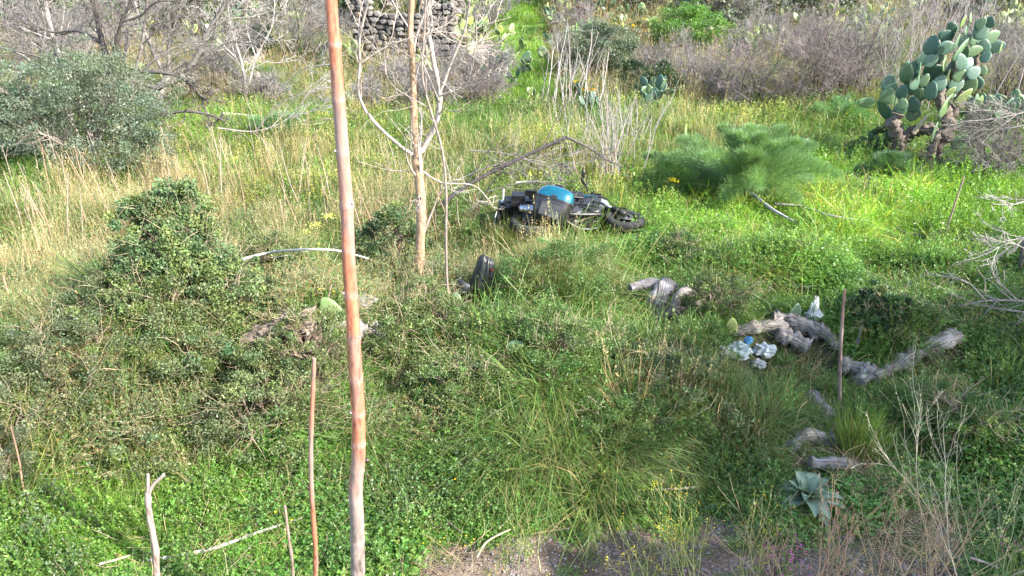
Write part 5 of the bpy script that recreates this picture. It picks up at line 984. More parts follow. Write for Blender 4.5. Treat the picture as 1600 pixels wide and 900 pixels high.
bag(1166, 553, (.045, .05, .045), 'small blue plastic bag between the white ones', (.10, .32, .55), 4, .15)
bag(1128, 560, (.07, .06, .06), 'small pale scrap of plastic at the left end of the rubbish heap', (.60, .60, .62), 5, .06)
bag(1184, 575, (.08, .07, .05), 'flattened white bag at the front of the rubbish heap in the grass', (.48, .49, .50), 6, .03)

# ------------------------------------------------------------------ broad-leaved rosette
pr = G(1258, 790); avoid.append((pr.x, pr.y, .36)); rs = thing('rosette_plant', 'grey-green rosette with broad thick felted leaves beside the soil path', 'plant', pr); g = np.random.default_rng(8)
for q in range(36):
    a = q * 2.4 + g.normal() * .2; el = .25 + .9 * (1 - q / 26) + g.normal() * .1 if q < 15 else g.uniform(.9, 1.4); L = g.uniform(.24, .38) * (1.15 if q < 15 else .8); nx, ny = 7, 5; V = []; d = np.array([math.cos(a), math.sin(a)])
    el = g.uniform(.35, .8) if q < 15 else g.uniform(.9, 1.3)
    for i in range(nx):
        tq = i / (nx - 1); w_ = L * .165 * math.sin(min(1, tq * .92 + .08) * math.pi) ** .7 * (1 - .1 * tq) + .006; z = L * (math.sin(el) * tq - .55 * tq ** 2.5 * math.cos(el)); r_ = L * math.cos(el) * tq + L * .15 * tq ** 2
        for j in range(ny):
            s_ = (j / (ny - 1) - .5) * 2; V.append([d[0] * r_ - d[1] * s_ * w_, d[1] * r_ + d[0] * s_ * w_, z + .03 + .35 * w_ * s_ * s_ + .01 * math.sin(tq * 9 + q) * abs(s_)])
    Fq = [(i * ny + j, i * ny + j + 1, (i + 1) * ny + j + 1, (i + 1) * ny + j) for i in range(nx - 1) for j in range(ny - 1)]; base_ = np.array((.20, .28, .19)) * g.uniform(.8, 1.25); c = np.tile(base_, (nx * ny, 1)); c[ny // 2::ny] *= 1.35
    MB().add(np.array(V) + np.array(pr) + np.array([0, 0, .04]), np.array(Fq), c).build('leaf', 'leathery', rs)
cr = MB(); limb(cr, [pr, pr + Vector((0, 0, .1))], .03, .015, (.2, .16, .1), 8, 3); cr.build('crown', 'bark', rs)

# ------------------------------------------------------------------ ivy covered bush and other distinct greenery
def ivybush(u, v, wpx, hpx, label, col, n, seed, size=.03, top=None, leafasp=.5, nclump=160):
    g = np.random.default_rng(seed); p = G(u, v); s = F / depth(p); rx = wpx / s / 2; H = hpx / s; t = thing('ivy_bush' if leafasp > .4 else 'bramble_bush', label, 'bush', p); mb = MB(); cen = (p.x, p.y + rx * .6, p.z + H * .42)
    cc = foliage(mb, cen, rx, rx * .9, H * .58, n, size, col, nclump, .17, leafasp, g, .72, .2, ccol=(.15, .20, .06)); mb.build('foliage', 'leathery' if leafasp > .4 else 'leaf', t); b = MB(); Pn, Rn = stems_to(b, (cen[0], cen[1], p.z), cc, 30, .02, (.22, .17, .12), g)
    A, D, L, r0 = kids(Pn, Rn, 7, .6, .8, .5, g); W = walk(A, D, L, 6, .3, .0, g); V, Fq = tubes(W, taper(np.full(len(A), .004), np.full(len(A), .0012), 6), 3); b.add(V, Fq, np.repeat(cvar((.34, .27, .18), len(A), .2, .05, g), 18, 0)); b.build('stems', 'twig', t); return t
ivybush(262, 480, 165, 165, 'dark ivy covered bush rising left of centre in the dry grass', (.105, .16, .065), 40000, 1, .026, nclump=300)
ivybush(335, 520, 150, 130, 'lower shoulder of ivy on the right flank of the ivy bush', (.115, .165, .065), 22000, 2, .026, nclump=200)
ivybush(610, 430, 130, 100, 'mixed leafy climber around the foot of the pale forked tree', (.085, .13, .05), 14000, 3, .03, leafasp=.42)
ivybush(250, 625, 250, 165, 'thorny grey-green bramble below the ivy bush', (.135, .175, .08), 26000, 4, .026, leafasp=.3, nclump=200)
ivybush(100, 690, 240, 170, 'thorny thicket at the lower left with dry reddish twigs', (.14, .17, .09), 24000, 5, .024, leafasp=.26, nclump=200)
ivybush(400, 725, 220, 140, 'tangled bramble between the thicket and the wavy red stem', (.14, .18, .075), 22000, 6, .026, leafasp=.3, nclump=180)
ivybush(20, 770, 150, 160, 'pale dusty shrub in the left foreground', (.18, .21, .13), 16000, 7, .022, leafasp=.24, nclump=140)
ivybush(1385, 535, 110, 70, 'dark green bush filling the hollow between the grey logs', (.05, .10, .035), 14000, 8, .032, leafasp=.4)
ivybush(620, 600, 150, 110, 'olive bramble right of the tall red tree below the log', (.13, .18, .06), 15000, 9, .024, leafasp=.28)
for a_ in [(240, 745, 220, 100, 'dry-tipped bramble at the lower edge of the thicket above the clover', (.14, .17, .08), 18000, 31), (870, 600, 200, 90, 'bright leafy mound below the middle of the picture', (.11, .19, .05), 16000, 32), (720, 660, 180, 90, 'green bramble mound right of the tall red tree above the pink flowers', (.12, .19, .06), 16000, 34), (960, 700, 160, 70, 'low leafy mound above the cut stick', (.10, .18, .05), 12000, 35), (1530, 730, 170, 100, 'broad green herb mound in the shade at the right', (.09, .17, .045), 14000, 36), (1130, 500, 110, 60, 'weedy mound left of the small yellow-green cactus pad', (.11, .17, .055), 9000, 37), (470, 600, 150, 100, 'olive tangle between the hollow log and the wavy red stem', (.13, .17, .06), 14000, 21), (170, 540, 170, 110, 'mixed thorny growth running down left from the ivy bush', (.115, .165, .07), 18000, 22), (680, 560, 130, 100, 'fine-leaved bramble under the pale forked tree', (.13, .18, .06), 14000, 23), (870, 500, 190, 110, 'leafy green mound in front of the motorcycle', (.10, .18, .05), 20000, 24), (1040, 640, 150, 80, 'grey-green weedy mound left of the reddish stem', (.11, .16, .07), 12000, 25), (1060, 430, 90, 55, 'dark green leafy weeds behind the split log', (.085, .15, .05), 9000, 26), (420, 470, 130, 90, 'olive bramble below the white forked stick', (.12, .17, .06), 12000, 27)]:
    ivybush(*a_[:4], a_[4], a_[5], a_[6], a_[7], .024, leafasp=.28)
# grass tufts big enough to tell apart
def tuft(u, v, wpx, hpx, label, n=500, c1=(.14, .24, .055), dry=.15, droop=.4, seed=0, wd=.0035, lean=.45, fan=.8):
    p = G(u, v); s = F / depth(p); g = np.random.default_rng(seed + int(u)); mb = p_grass(g, n=n, r=wpx / s / 2 * .6, h=(hpx / s * .5, hpx / s * 1.15), lean=lean, droop=droop, wd=wd, c0=(.05, .085, .02), c1=c1, dry=dry, fan=fan); 
    for V in mb.V: V += np.array(p)
    return tag(mb.build('grass_tuft', 'leaf', None, p), label, 'grass')
tuft(1335, 722, 95, 105, 'tall upright bright green grass tuft in front of the logs', 620, (.17, .28, .05), .12, .12, wd=.0042, lean=.22)
tuft(1170, 665, 150, 95, 'wide arching grass tuft below the rubbish heap', 1300, (.16, .27, .08), .3, .5)
tuft(1085, 600, 120, 80, 'grass tuft left of the rubbish heap mixed with straw', 900, (.16, .25, .07), .35, .4)
tuft(868, 462, 150, 92, 'grass tuft with dry blades right in front of the motorcycle', 1500, (.17, .26, .07), .35, .3, lean=.3)
tuft(940, 430, 90, 55, 'straw coloured grass tuft at the right foot of the motorcycle', 500, (.16, .2, .07), .5, .4)
tuft(790, 400, 60, 75, 'upright yellow-green grass tuft left of the motorcycle', 500, (.19, .26, .06), .2, .2, lean=.25)
tuft(870, 540, 150, 90, 'broad shaded grass tuft in the middle of the picture', 1300, (.12, .22, .05), .1, .45)
tuft(860, 690, 170, 90, 'drooping grass tuft above the clover in the lower middle', 800, (.20, .30, .09), .2, .6)
tuft(960, 690, 130, 80, 'drooping grass tuft with brown dead blades under it', 700, (.17, .26, .08), .35, .6)
tuft(30, 680, 110, 90, 'yellow-green arching grass tuft at the left edge', 500, (.2, .26, .05), .25, .6)
tuft(235, 690, 90, 90, 'yellowish upright grass tuft among the brambles', 450, (.22, .25, .07), .4, .3, lean=.3)
tuft(1270, 225, 90, 45, 'bright grass tuft behind the fennel on the right', 500, (.13, .26, .04), .1, .5)
tuft(1070, 205, 80, 32, 'bright fine grass tuft at the back of the meadow', 420, (.13, .27, .04), .05, .3)
tuft(870, 202, 110, 36, 'soft bright grass tuft at the bottom of the grassy track', 520, (.14, .27, .05), .05, .4)
tuft(1470, 700, 110, 80, 'thin bladed dark grass tuft in the shade at the right', 420, (.06, .14, .04), .1, .6)
tuft(990, 235, 80, 35, 'bright grass tuft below the bleached stalks', 350, (.13, .25, .05), .15, .4)

# ------------------------------------------------------------------ background bushes
TW = (.22, .18, .17); TG = (.235, .215, .20)
BB = [(450, 110, 150, 125, TG, 'pale grey bare bush on the slope left of the tall red tree'), (735, 176, 130, 90, TW, 'brownish bare bush right of the forked tree'), (665, 180, 90, 75, TG, 'grey bare bush directly behind the forked tree'), (1185, 178, 210, 120, TW, 'wide reddish-grey bare bush behind the large fennel'),
 (1105, 168, 120, 90, TG, 'dark-stemmed bare bush right of the prickly pear clump'), (1285, 175, 170, 140, TW, 'tall reddish-grey bare bush left of the upright stem thicket'), (1350, 160, 130, 120, TG, 'grey bare bush in front of the upright stem thicket'), (575, 178, 90, 55, TG, 'low grey bare bush just right of the tall red tree'), (600, 145, 90, 40, TG, 'grey bush hiding the foot of the ruined wall'), (745, 165, 90, 90, TG, 'grey bush on the left edge of the grassy track'), (905, 120, 80, 80, TG, 'grey bush on the right edge of the grassy track'), (760, 50, 60, 50, TG, 'grey bush high on the left of the grassy track'), (895, 60, 60, 45, TW, 'brown bush high on the right of the grassy track'),
 (270, 165, 110, 60, (.36, .30, .22), 'straw coloured dead bush under the leaning pale tree'), (1235, 100, 130, 80, TG, 'pale bare bush higher up behind the reddish ones'), (1010, 130, 90, 60, TG, 'small grey bare bush between the olive bush and the bright green one'), (60, 120, 140, 110, TG, 'grey bare bush behind the bleached tree'), (180, 95, 130, 90, TG, 'pale bare bush high behind the dark crooked trunk'),
 (500, 60, 90, 60, TG, 'grey bush at the top left of the tall red tree'), (1540, 110, 150, 90, TG, 'grey bare bush above the right-hand prickly pear'), (1490, 60, 140, 80, TG, 'grey bare bush on the slope above the tall prickly pear'), (1575, 285, 150, 105, (.17, .15, .135), 'dark tangled bare bush under the right-hand prickly pear'), (330, 150, 140, 95, TG, 'grey bare bush between the leaning tree and the terrace wall'), (395, 175, 110, 60, TG, 'low grey bare bush in front of the terrace wall'), (1600, 180, 120, 120, TG, 'grey bare bush at the right edge behind the sprawling prickly pear'), (1150, 60, 120, 60, TG, 'pale grey bare bush at the top right of the bright green one'), (690, 30, 90, 50, TG, 'bare bush above the ruined wall'), (640, 150, 70, 50, TW, 'low brown bush at the foot of the ruined wall')]
for i, (u, v, w_, h_, c, lb) in enumerate(BB): twigbush(u, v, w_, h_, lb, c, seed=i, ns=14, n1=9, n2=7, n3=3 if v > 90 else 0, rmin=.004 if v > 90 else .007, r0=.025)
g = np.random.default_rng(21)
EV = [(935, 132, 112, 92, (.12, .155, .10), (.15, .185, .12), 'round grey-green olive bush right of the grassy track', 16000, .055), (1080, 92, 130, 76, (.10, .21, .035), (.15, .28, .05), 'bright green leafy bush on the slope right of the olive bush', 15000, .06), (400, 92, 55, 52, (.035, .075, .03), None, 'dark green bush left of the pale bare bush', 5000, .06),
 (325, 62, 90, 50, (.10, .16, .04), (.2, .22, .05), 'yellow-green bush behind the leaning pale tree', 6000, .07), (130, 60, 90, 60, (.12, .18, .05), None, 'light green bush high behind the bleached tree', 5000, .07), (1040, 165, 60, 60, (.04, .08, .03), None, 'dark green bush behind the low prickly pear clump', 5000, .05), (985, 140, 60, 40, (.03, .06, .025), None, 'dark low bush under the bright green bush', 4000, .05),
 (1150, 228, 60, 25, (.13, .15, .11), None, 'pale grey herb behind the large fennel', 4000, .03), (545, 60, 30, 60, (.03, .06, .025), None, 'dark ivy at the left end of the ruined wall', 3000, .06), (1385, 252, 70, 50, (.06, .12, .05), None, 'dark green weeds left of the prickly pear trunk', 5000, .04)]
for i, (u, v, w_, h_, c, c2, lb, n, sz) in enumerate(EV): shrub(u, v, w_, h_, lb, c, n=n, size=sz, nclump=90, cr=.22, ccol=c2, seed=i, bark=(.2, .17, .15))
for i, (u, v, w_, lb) in enumerate([(895, 32, 70, 'yellow flowering bush at the top of the slope right of the track'), (1002, 62, 50, 'yellow flowering bush left of the bright green bush'), (1165, 26, 60, 'yellow flowering bush at the top right of the slope'), (182, 22, 40, 'yellow flowering bush behind the bare trees'), (905, 158, 50, 'small yellow flowering herb below the olive bush'), (940, 16, 40, 'far yellow flowering bush at the top edge')]):
    shrub(u, v, w_, w_ * .5, lb, (.10, .14, .04), n=3500, size=.06, nclump=50, cr=.25, ccol=(.65, .45, .02), seed=i)
# rows of scrub toward the top of the slope: copies of a few bushes
src = {}
def far_src(key, fn): src[key] = fn()
kinds = [('grey-green round bush on the far slope', (.075, .10, .06)), ('dark green bush on the far slope', (.04, .07, .03)), ('olive green bush on the far slope', (.10, .13, .045)), ('pale silvery bush on the far slope', (.15, .165, .12))]
srcs = [shrub(250 + i * 330, 20 + 9 * (i % 2), 105, 62, lb, c, n=4200, size=.11, nclump=60, cr=.25, seed=50 + i, group=lb.replace('bush', 'bushes')) for i, (lb, c) in enumerate(kinds)]
tsrc = [twigbush(60 + i * 700, 30, 110, 70, 'grey leafless bush on the far slope', TG, seed=70 + i, ns=12, n1=8, n2=6, n3=0, rmin=.008, group='grey leafless bushes on the far slope') for i in range(2)]
def dup(root, loc, rz, s):
    r = root.copy(); C.objects.link(r); r.location = loc; r.rotation_euler = (0, 0, rz); r.scale = (s, s, s * g.uniform(.85, 1.15))
    for ch in root.children: c = ch.copy(); C.objects.link(c); c.parent = r
    return r
for q in range(120):
    v = g.choice([-55, -30, -12, 2, 14, 26, 40, 55], p=[.14, .16, .16, .16, .14, .12, .08, .04]) + g.uniform(-6, 6); u = g.uniform(-60, 1660); p = G(u, v)
    if abs(p.x - track_x(p.y)) < 2.4 and p.y < 75: continue
    dup((srcs + tsrc * 2)[int(g.integers(0, 8))], p, g.random() * 6.28, g.uniform(.7, 1.25) * (1.0 if v > 20 else 1.25))
# small post in the track
pp_ = G(816, 84); po = MB(); limb(po, [pp_ - Vector((0, 0, .1)), pp_ + Vector((0, 0, .35)), pp_ + Vector((0, 0, .62))], .03, .028, (.05, .05, .05), 8, 3, .05); tag(po.build('post', 'bark', None, pp_), 'thin dark post standing in the middle of the grassy track', 'post')

# ------------------------------------------------------------------ foreground dry weeds and flowers
def weed(u, H, Y, label, n, col, seed, spread=.12, lean=(0, 0, 1), tw=5, seedheads=None, leafc=None, r=.0035, group=None, z0=None, name='dry_weed', cat='weed', curl=.1, lv2=0):
    g = np.random.default_rng(seed); x = (u - 800) / F * (Y * CP + (CAMZ + .3) * SP); p = Vector((x, Y, hz(x, Y))); t = thing(name, label, cat, p, group); S = np.array(p)[None] + g.normal(size=(n, 3)) * np.array([spread, spread * .6, 0]); D = g.normal(size=(n, 3)) * .22 + np.array(lean)
    Pn = walk(S, D, H * g.uniform(.65, 1.1, n), 8, curl, .02, g); Rn = taper(np.full(n, r) * g.uniform(.7, 1.2, n), np.full(n, r * .4), 8); m = MB(); V, Fq = tubes(Pn, Rn, 5); m.add(V, Fq, np.repeat(cvar(col, n, .15, .06, g), 40, 0))
    A, Dd, L, rr = kids(Pn, Rn, tw, .4, .55, .35, g); W = walk(A, Dd, L, 6, .12, .06, g); Wr = taper(rr * .7, np.full(len(A), .0009), 6); V, Fq = tubes(W, Wr, 4); m.add(V, Fq, np.repeat(cvar(col, len(A), .15, .06, g), 24, 0)); m.build('stems', 'twig', t)
    if lv2: A2, D2, L2, r2 = kids(W, Wr, lv2, .45, .7, .2, g); W2 = walk(A2, D2, L2, 4, .12, .05, g); mm = MB(); V, Fq = tubes(W2, taper(r2 * .7, np.full(len(A2), .0008), 4), 3); mm.add(V, Fq, np.repeat(cvar(col, len(A2), .15, .06, g), 12, 0)); mm.build('twigs', 'twig', t)
    tips = np.concatenate([Pn[:, -1], W[:, -1]])
    if leafc is not None:
        A3, D3, _, _ = kids(Pn, Rn, 12, .3, 1, .1, g); q = len(A3); V, Fq, c = leafquads(A3, D3 + np.array([0, 0, .3]), rdir(q, g) + np.array([0, 0, .8]), g.uniform(.015, .05, q), g.uniform(.003, .007, q), cvar(leafc, q, .2, .1, g)); m2 = MB(); m2.add(V, Fq, c); m2.build('foliage', 'leaf', t)
    if seedheads is not None:
        sc_, ncol, sz = seedheads; m3 = MB(); q = len(tips); k = sc_; T = np.repeat(tips, k, 0) + g.normal(size=(q * k, 3)) * np.array([.007, .007, .014]); V, Fq, c = leafquads(T, rdir(q * k, g) + np.array([0, 0, .6]), rdir(q * k, g), np.full(q * k, sz), np.full(q * k, sz * .35), cvar(ncol, q * k, .12, .05, g)); m3.add(V, Fq, c); m3.build('flower_heads' if ncol[0] > .5 or ncol[2] > .3 else 'seed_heads', 'leaf', t)['kind'] = 'stuff'
    return t
TAN = (.44, .31, .20); TAN2 = (.40, .25, .165)
weed(1300, 0.98, 4.20, 'sprawling tan dry weed with bent stems at the bottom right of the path', 12, TAN2, 1, .12, (.05, .1, 1), 5, (5, (.34, .24, .17), .011), r=.0042, lv2=2)
weed(1225, 0.92, 4.25, 'reddish dry weed leaning left in the bottom right foreground', 8, (.40, .28, .2), 2, .08, (-.45, .1, 1), 4, r=.0036)
weed(1395, 0.83, 4.30, 'dry weed with brown seed heads in the bottom right foreground', 10, TAN, 3, .10, (.05, .05, 1), 4, (9, (.40, .29, .19), .012))
weed(1520, 1.61, 4.25, 'tall pale branching dry weed leaning left at the right foreground', 4, (.50, .46, .33), 4, .03, (-.42, .25, 1), 9, (3, (.5, .5, .33), .011), r=.0055, lv2=3)
weed(1575, 1.21, 4.45, 'thin pale green weed with pinkish flower tips at the right edge', 9, (.36, .38, .2), 5, .12, (-.05, .1, 1), 5, (4, (.55, .55, .28), .012), (.10, .17, .05))
weed(1460, 0.92, 4.30, 'straw coloured bushy weed at the bottom right', 12, TAN, 6, .1, (0, .05, 1), 7, (4, (.45, .35, .22), .01))
weed(1085, 0.81, 4.40, 'yellow-green weed with small yellow flowers at the bottom centre right', 12, (.36, .37, .13), 7, .09, (0, .1, 1), 6, (4, (.80, .60, .02), .010), (.16, .22, .05), r=.0035)
weed(1010, 0.67, 4.35, 'smaller yellow-flowered weed left of the larger one', 8, (.34, .36, .13), 8, .08, (-.1, .1, 1), 5, (4, (.82, .62, .03), .010), (.16, .22, .05))
weed(1175, 0.75, 4.45, 'yellow-flowered weed between the yellow patch and the reddish weed', 8, (.36, .34, .15), 9, .08, (.05, .1, 1), 5, (3, (.82, .62, .03), .009), (.15, .2, .05))
weed(1215, 0.60, 4.25, 'magenta flowered weed at the bottom edge', 9, (.2, .25, .08), 10, .06, (0, .05, 1), 3, (7, (.65, .12, .50), .011), (.12, .2, .05))
weed(1590, 0.60, 4.35, 'small magenta flowered weed in the bottom right corner', 7, (.2, .26, .08), 11, .1, (0, .05, 1), 3, (5, (.60, .14, .48), .010), (.12, .2, .05))
weed(810, 0.53, 4.55, 'low sprig of yellow-green weed at the bottom of the path', 6, (.3, .32, .14), 12, .1, (0, .05, 1), 3, (3, (.7, .4, .04), .008), (.14, .2, .05))
weed(1570, .9, 4.3, 'dark thin stem with tiny yellow flowers at the right edge', 3, (.14, .14, .09), 13, .03, (.02, 0, 1), 4, (5, (.62, .66, .22), .012))
weed(1540, .62, 4.6, 'pale yellow flowered mustard plant in the shaded clover at the right', 6, (.16, .22, .09), 14, .07, (.02, 0, 1), 4, (7, (.70, .72, .30), .013), (.09, .17, .05))
def flower(u, v, H, label, col, r=.05, seed=0, name='flower'):
    g = np.random.default_rng(seed); p = G(u, v); t = thing(name, label, 'flower', p); m = MB(); limb(m, [p, p + Vector((.01, 0, H * .6)), p + Vector((.0, 0, H))], .006, .004, (.14, .2, .06), 5, 3); m.build('stem', 'twig', t); m = MB(); n = 90; T = np.array(p) + np.array([0, 0, H]) + g.normal(size=(n, 3)) * np.array([r, r, r * .3]) * .6; V, Fq, c = leafquads(T, rdir(n, g) + np.array([0, 0, .5]), rdir(n, g) + np.array([0, 0, 1]), np.full(n, .025), np.full(n, .010), cvar(col, n, .08, .03, g)); m.add(V, Fq, c); m.build('flower_head', 'leaf', t)
flower(1049, 318, .42, 'single yellow flower head in front of the fennel', (.85, .68, .02), .07, 1)
for i, (u, v, lb) in enumerate([(498, 385, 'pale yellow umbel left of the tall red tree'), (516, 372, 'second pale yellow umbel touching the tall red tree'), (478, 398, 'lower pale yellow umbel nearest the white forked stick')]): flower(u, v, .35, lb, (.62, .66, .16), .09, 10 + i)

# ------------------------------------------------------------------ ground vegetation that nobody could count
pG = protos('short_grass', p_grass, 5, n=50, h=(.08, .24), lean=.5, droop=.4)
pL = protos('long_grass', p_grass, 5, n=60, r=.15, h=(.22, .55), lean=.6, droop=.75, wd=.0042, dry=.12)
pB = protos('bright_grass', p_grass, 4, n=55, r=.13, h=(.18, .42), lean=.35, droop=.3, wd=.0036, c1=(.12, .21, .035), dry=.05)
pS = protos('straw', p_straw, 5)
pC = protos('clover', p_clover, 6)
pC2 = protos('leaf_mat', p_clover, 4, n=110, size=.024, hmax=.16, r=.24)
pH = protos('herb', p_herb, 6)
pY = protos('yellow_herb', p_herb, 5, ns=10, h=(.2, .45), col=(.12, .17, .04), tip=(.33, .38, .09), size=.02, nl=34)
pT = protos('tangle', p_tangle, 6, col=(.135, .195, .08), tw=(.34, .29, .18), nl=17)
pT2 = protos('dry_tangle', p_tangle, 4, col=(.13, .14, .07), tw=(.40, .31, .20), drytip=.35)
pX = protos('litter', p_litter, 4)
pU = protos('tussock', p_tussock, 5)
pU2 = protos('dry_tussock', p_tussock, 3, c1=(.24, .26, .09), dry=.4)
pQ = protos('bushlet', p_bushlet, 5)
pQ2 = protos('grey_bushlet', p_bushlet, 4, col=(.13, .17, .095), size=.018)
pK = protos('pebbles', p_pebble, 3, m='twig')
def inst(name, label, cat, pc, N, dens, size=1.0, far=.035, base=(1, 1, 1), y0=3.0, y1=60, seed=0, clump=.62, tilt=.12, tintfn=None, cs=.8, v=.14, hue=.08, maxs=3.0, av=1.0):
    pts, u, vv, g = sample(N, dens, y0, y1, clump, cs, seed, av); 
    if not len(pts): return
    sc_ = size * g.uniform(.7, 1.3, len(pts)) * np.clip(1 + far * (pts[:, 1] - 8), .8, maxs); tn = tinted(len(pts), g, base, v, hue); big_ = vnoise(pts[:, 0], pts[:, 1], 1.7, 60 + seed)[:, None]; tn = tn * (.84 + .60 * big_); sc_ = sc_ * (.65 + .75 * vnoise(pts[:, 0], pts[:, 1], 1.1, 80 + seed))
    if name not in ('meadow_grass', 'bright_grass', 'clover', 'yellow_flowers'):
        k_ = ~on_track(pts[:, 0], pts[:, 1], .15); pts, sc_, tn, u, vv = pts[k_], sc_[k_], tn[k_], u[k_], vv[k_]
    if tintfn is not None: tn = tn * tintfn(u, vv, pts)
    print(name, len(pts)); return scatter(name, label, cat, pc, pts, sc_, tn, tilt, g)
def soil(u, v, x, y): return 1 - bare(u, v, x, y)
def trk(x, y): return 1.0 * on_track(x, y)
def sunny(u, v, p):          # sunlight painted into the tint of bright meadow zones; lush track grass too
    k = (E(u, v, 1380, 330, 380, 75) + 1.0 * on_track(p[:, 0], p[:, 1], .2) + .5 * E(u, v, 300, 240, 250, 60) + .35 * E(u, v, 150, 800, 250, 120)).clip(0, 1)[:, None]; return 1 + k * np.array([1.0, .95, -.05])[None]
def dg(u, v, x, y): return soil(u, v, x, y) * (1 - .5 * E(u, v, 330, 600, 330, 130)) * (.85 + .15 * trk(x, y)) * (.35 + .65 * ((v > 170) | on_track(x, y, .5)))
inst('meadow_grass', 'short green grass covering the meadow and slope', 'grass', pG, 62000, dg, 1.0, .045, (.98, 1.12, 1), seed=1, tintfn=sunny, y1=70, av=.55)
def dc(u, v, x, y): return soil(u, v, x, y) * ((1.2 * E(u, v, 1350, 340, 330, 90) + sstep(650, 740, v) * (1 - .75 * box(u, v, -50, 420, 560, 760)) * 1.1 + .8 * E(u, v, 1530, 600, 190, 220) + .9 * E(u, v, 1080, 400, 120, 60) + .8 * E(u, v, 40, 320, 60, 60) + .6 * E(u, v, 760, 410, 60, 50) + .5 * E(u, v, 850, 540, 180, 80) + .35 * E(u, v, 600, 800, 300, 100)).clip(0, 1.2))
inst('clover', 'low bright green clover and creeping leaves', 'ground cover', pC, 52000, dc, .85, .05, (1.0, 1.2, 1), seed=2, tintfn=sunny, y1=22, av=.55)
inst('broad_weeds', 'small broad-leaved weeds mixed in the clover', 'ground cover', pC2, 9000, lambda u, v, x, y: dc(u, v, x, y) * .5 * (v > 380), .9, .04, (.95, 1.05, 1), seed=3, y1=12, av=.55)
def dh(u, v, x, y): return soil(u, v, x, y) * (.25 + .5 * E(u, v, 930, 620, 330, 150) + .7 * E(u, v, 1500, 560, 200, 200) + .6 * E(u, v, 1070, 400, 100, 50) + .5 * E(u, v, 850, 510, 120, 60) + .5 * E(u, v, 700, 760, 200, 80) + .3 * E(u, v, 500, 500, 300, 100)).clip(0, 1) * ((v > 175) + .2)
inst('green_herbs', 'knee-high leafy green herbs', 'herbs', pH, 21000, dh, .85, .045, (1, 1.05, .95), seed=4, tintfn=sunny, y1=40)
def dl(u, v, x, y): return soil(u, v, x, y) * (.8 * E(u, v, 1050, 600, 300, 120) + .55 * box(u, v, 60, 980, 190, 420) + .45 * E(u, v, 860, 430, 130, 60) + .5 * E(u, v, 1350, 215, 250, 35) + .3 * box(u, v, -20, 720, 430, 720) + .35 * E(u, v, 1420, 660, 160, 80) + .25 * (v < 180)).clip(0, 1)
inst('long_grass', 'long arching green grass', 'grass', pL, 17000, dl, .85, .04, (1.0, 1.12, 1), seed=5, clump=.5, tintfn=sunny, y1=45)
def db(u, v, x, y): return (.8 * E(u, v, 280, 240, 200, 50) + .7 * E(u, v, 950, 195, 300, 28) + .8 * E(u, v, 1290, 215, 120, 40) + .8 * E(u, v, 1500, 300, 200, 50) + .6 * E(u, v, 540, 110, 60, 70) + .4 * E(u, v, 1350, 350, 250, 50) + .5 * E(u, v, 330, 110, 200, 40) + .6 * E(u, v, 60, 540, 90, 50) + 1.0 * on_track(x, y)).clip(0, 1)
inst('bright_grass', 'bright yellow-green spring grass', 'grass', pB, 22000, db, .8, .035, (1.2, 1.25, .9), seed=6, clump=.35, y0=6, y1=60)
def ds(u, v, x, y): return (.6 * E(u, v, 330, 345, 230, 85) + .8 * E(u, v, 90, 430, 130, 90) + .5 * E(u, v, 600, 290, 180, 70) + .5 * E(u, v, 900, 270, 90, 40) + .25 * E(u, v, 850, 420, 120, 50) + .25 * E(u, v, 230, 660, 160, 80) + .15 * E(u, v, 1120, 600, 130, 80) + .4 * E(u, v, 1050, 215, 130, 25) + .3 * E(u, v, 1230, 590, 70, 40) + .25 * (v < 175)).clip(0, 1) * soil(u, v, x, y) * (1 - on_track(x, y))
inst('dry_grass', 'dry straw coloured grass standing in the meadow', 'grass', pS, 22000, ds, .72, .035, (.95, .95, .9), seed=7, clump=.45, y0=4, y1=60, maxs=2.2)
def dy(u, v, x, y): return (.8 * E(u, v, 440, 250, 220, 50) + .8 * E(u, v, 1150, 185, 200, 26) + .6 * E(u, v, 850, 270, 130, 50) + .5 * E(u, v, 650, 210, 150, 35) + .4 * E(u, v, 1000, 210, 80, 30) + .3 * E(u, v, 300, 320, 200, 60) + .25 * E(u, v, 1250, 340, 150, 40) + .2 * E(u, v, 330, 470, 120, 60)).clip(0, 1)
inst('yellow_weeds', 'yellow-green flowering weeds across the meadow', 'weeds', pY, 15000, dy, .8, .04, (1.1, 1.05, .9), seed=8, y0=6, y1=45)
def dt(u, v, x, y): return soil(u, v, x, y) * (.95 * box(u, v, -80, 720, 450, 690, 70) + .6 * E(u, v, 640, 390, 110, 80) + .2 * E(u, v, 900, 430, 110, 50) + .15 * E(u, v, 1180, 620, 130, 70) + .5 * E(u, v, 1400, 520, 110, 60) + .12 * (v < 185)).clip(0, 1) * (1 - on_track(x, y))
inst('undergrowth', 'tangled grey-green undergrowth of fine twigs and small leaves', 'undergrowth', pT, 15000, dt, .85, .04, (1.05, 1, 1), seed=9, y0=4, y1=55)
inst('dry_undergrowth', 'dry brownish undergrowth mixed into the green tangle', 'undergrowth', pT2, 8000, lambda u, v, x, y: dt(u, v, x, y) * .3 + .5 * E(u, v, 1230, 590, 90, 50) + .25 * (v < 170) * (1 - on_track(x, y)), .8, .05, (1, 1, 1), seed=10, y0=4, y1=60)
inst('twig_litter', 'fallen dry twigs and dead stems on the ground', 'litter', pX, 9000, lambda u, v, x, y: .25 + .5 * E(u, v, 1240, 600, 120, 60) + .4 * E(u, v, 1270, 355, 90, 30) + .3 * box(u, v, 0, 720, 450, 720) - .15 * bare(u, v, x, y), .8, .03, (1, 1, 1), seed=11, y0=3, y1=25, tilt=.1, av=0)
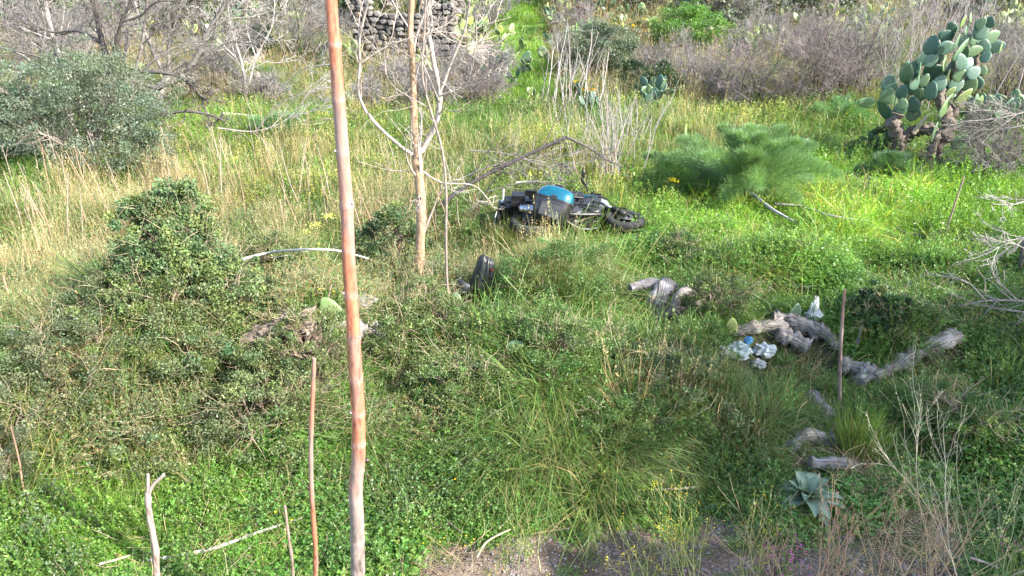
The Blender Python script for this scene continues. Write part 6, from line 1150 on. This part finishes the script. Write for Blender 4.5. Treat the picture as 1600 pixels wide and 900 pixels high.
inst('path_weeds', 'sparse tiny weeds creeping over the bare soil', 'ground cover', pC, 5200, lambda u, v, x, y: bare(u, v, x, y) * .22, .42, 0, (1, 1, .95), seed=12, y1=7, clump=.6, cs=.3, av=0)
inst('pebbles', 'small stones and crumbs of lava on the path', 'gravel', pK, 5000, lambda u, v, x, y: bare(u, v, x, y) * .8, .8, 0, (1, 1, 1), seed=13, y1=6, av=0)
def du(u, v, x, y): return soil(u, v, x, y) * (.9 * E(u, v, 950, 590, 330, 130) + .5 * E(u, v, 860, 430, 130, 50) + .5 * box(u, v, -50, 760, 440, 740) + .3 * box(u, v, 0, 1500, 190, 430) + .3 * E(u, v, 1450, 600, 200, 120)).clip(0, 1)
inst('tussocks', 'arching tussocks of coarse grass', 'grass', pU, 3400, du, 1.05, .03, (1.2, 1.3, 1.1), seed=21, y0=4.6, y1=22, tintfn=sunny, av=1.1)
inst('dry_tussocks', 'tussocks of half-dead yellowish grass', 'grass', pU2, 900, lambda u, v, x, y: du(u, v, x, y) * .7 + .6 * ds(u, v, x, y), .75, .03, (1, 1, 1), seed=22, y0=4.6, y1=22, av=1.1)
def dq(u, v, x, y): return soil(u, v, x, y) * (.35 + .5 * E(u, v, 1450, 560, 250, 200) + .5 * E(u, v, 850, 540, 200, 130) + .5 * E(u, v, 1060, 400, 110, 50) + .3 * E(u, v, 700, 770, 250, 60)).clip(0, 1)
inst('leafy_weeds', 'rounded clumps of leafy green weeds', 'weeds', pQ, 4200, dq, .85, .03, (1.05, 1.1, 1), seed=23, y0=4.4, y1=26, tintfn=sunny, clump=.6)
inst('grey_weeds', 'clumps of fine grey-green weeds', 'weeds', pQ2, 2600, lambda u, v, x, y: soil(u, v, x, y) * (.25 + .7 * box(u, v, -60, 740, 430, 720) + .5 * E(u, v, 700, 760, 120, 50)).clip(0, 1), .9, .03, (1.05, 1.1, 1), seed=24, y0=4.4, y1=26, clump=.6)
for nm, colr, N, fn, sd, lb in (('white_flowers', (.75, .75, .72), 4200, lambda u, v, x, y: .9 * E(u, v, 1420, 395, 130, 22) + .25 * E(u, v, 1420, 330, 180, 40) + .15 * E(u, v, 700, 720, 80, 60) + .08 * E(u, v, 1480, 600, 120, 120), 14, 'tiny white flowers in the clover'), ('yellow_flowers', (.80, .58, .02), 5200, lambda u, v, x, y: .35 * E(u, v, 1060, 325, 110, 15) + .12 * E(u, v, 900, 820, 350, 40) + .15 * E(u, v, 900, 30, 300, 40) + .06 * (v > 300) + .15 * E(u, v, 1530, 560, 80, 30), 15, 'tiny yellow flowers dotted through the green'), ('pink_flowers', (.68, .20, .50), 3000, lambda u, v, x, y: .8 * E(u, v, 655, 690, 28, 30) + .35 * E(u, v, 540, 745, 30, 20) + .25 * E(u, v, 680, 765, 25, 20), 16, 'small pink flowers in the clover right of the tall red tree')):
    inst(nm, lb, 'flowers', protos(nm + '_clump', p_flower, 3, col=colr), N, fn, .9, .05, (1, 1, 1), y0=3.5, y1=50, seed=sd, v=.05, hue=.03, clump=.6)
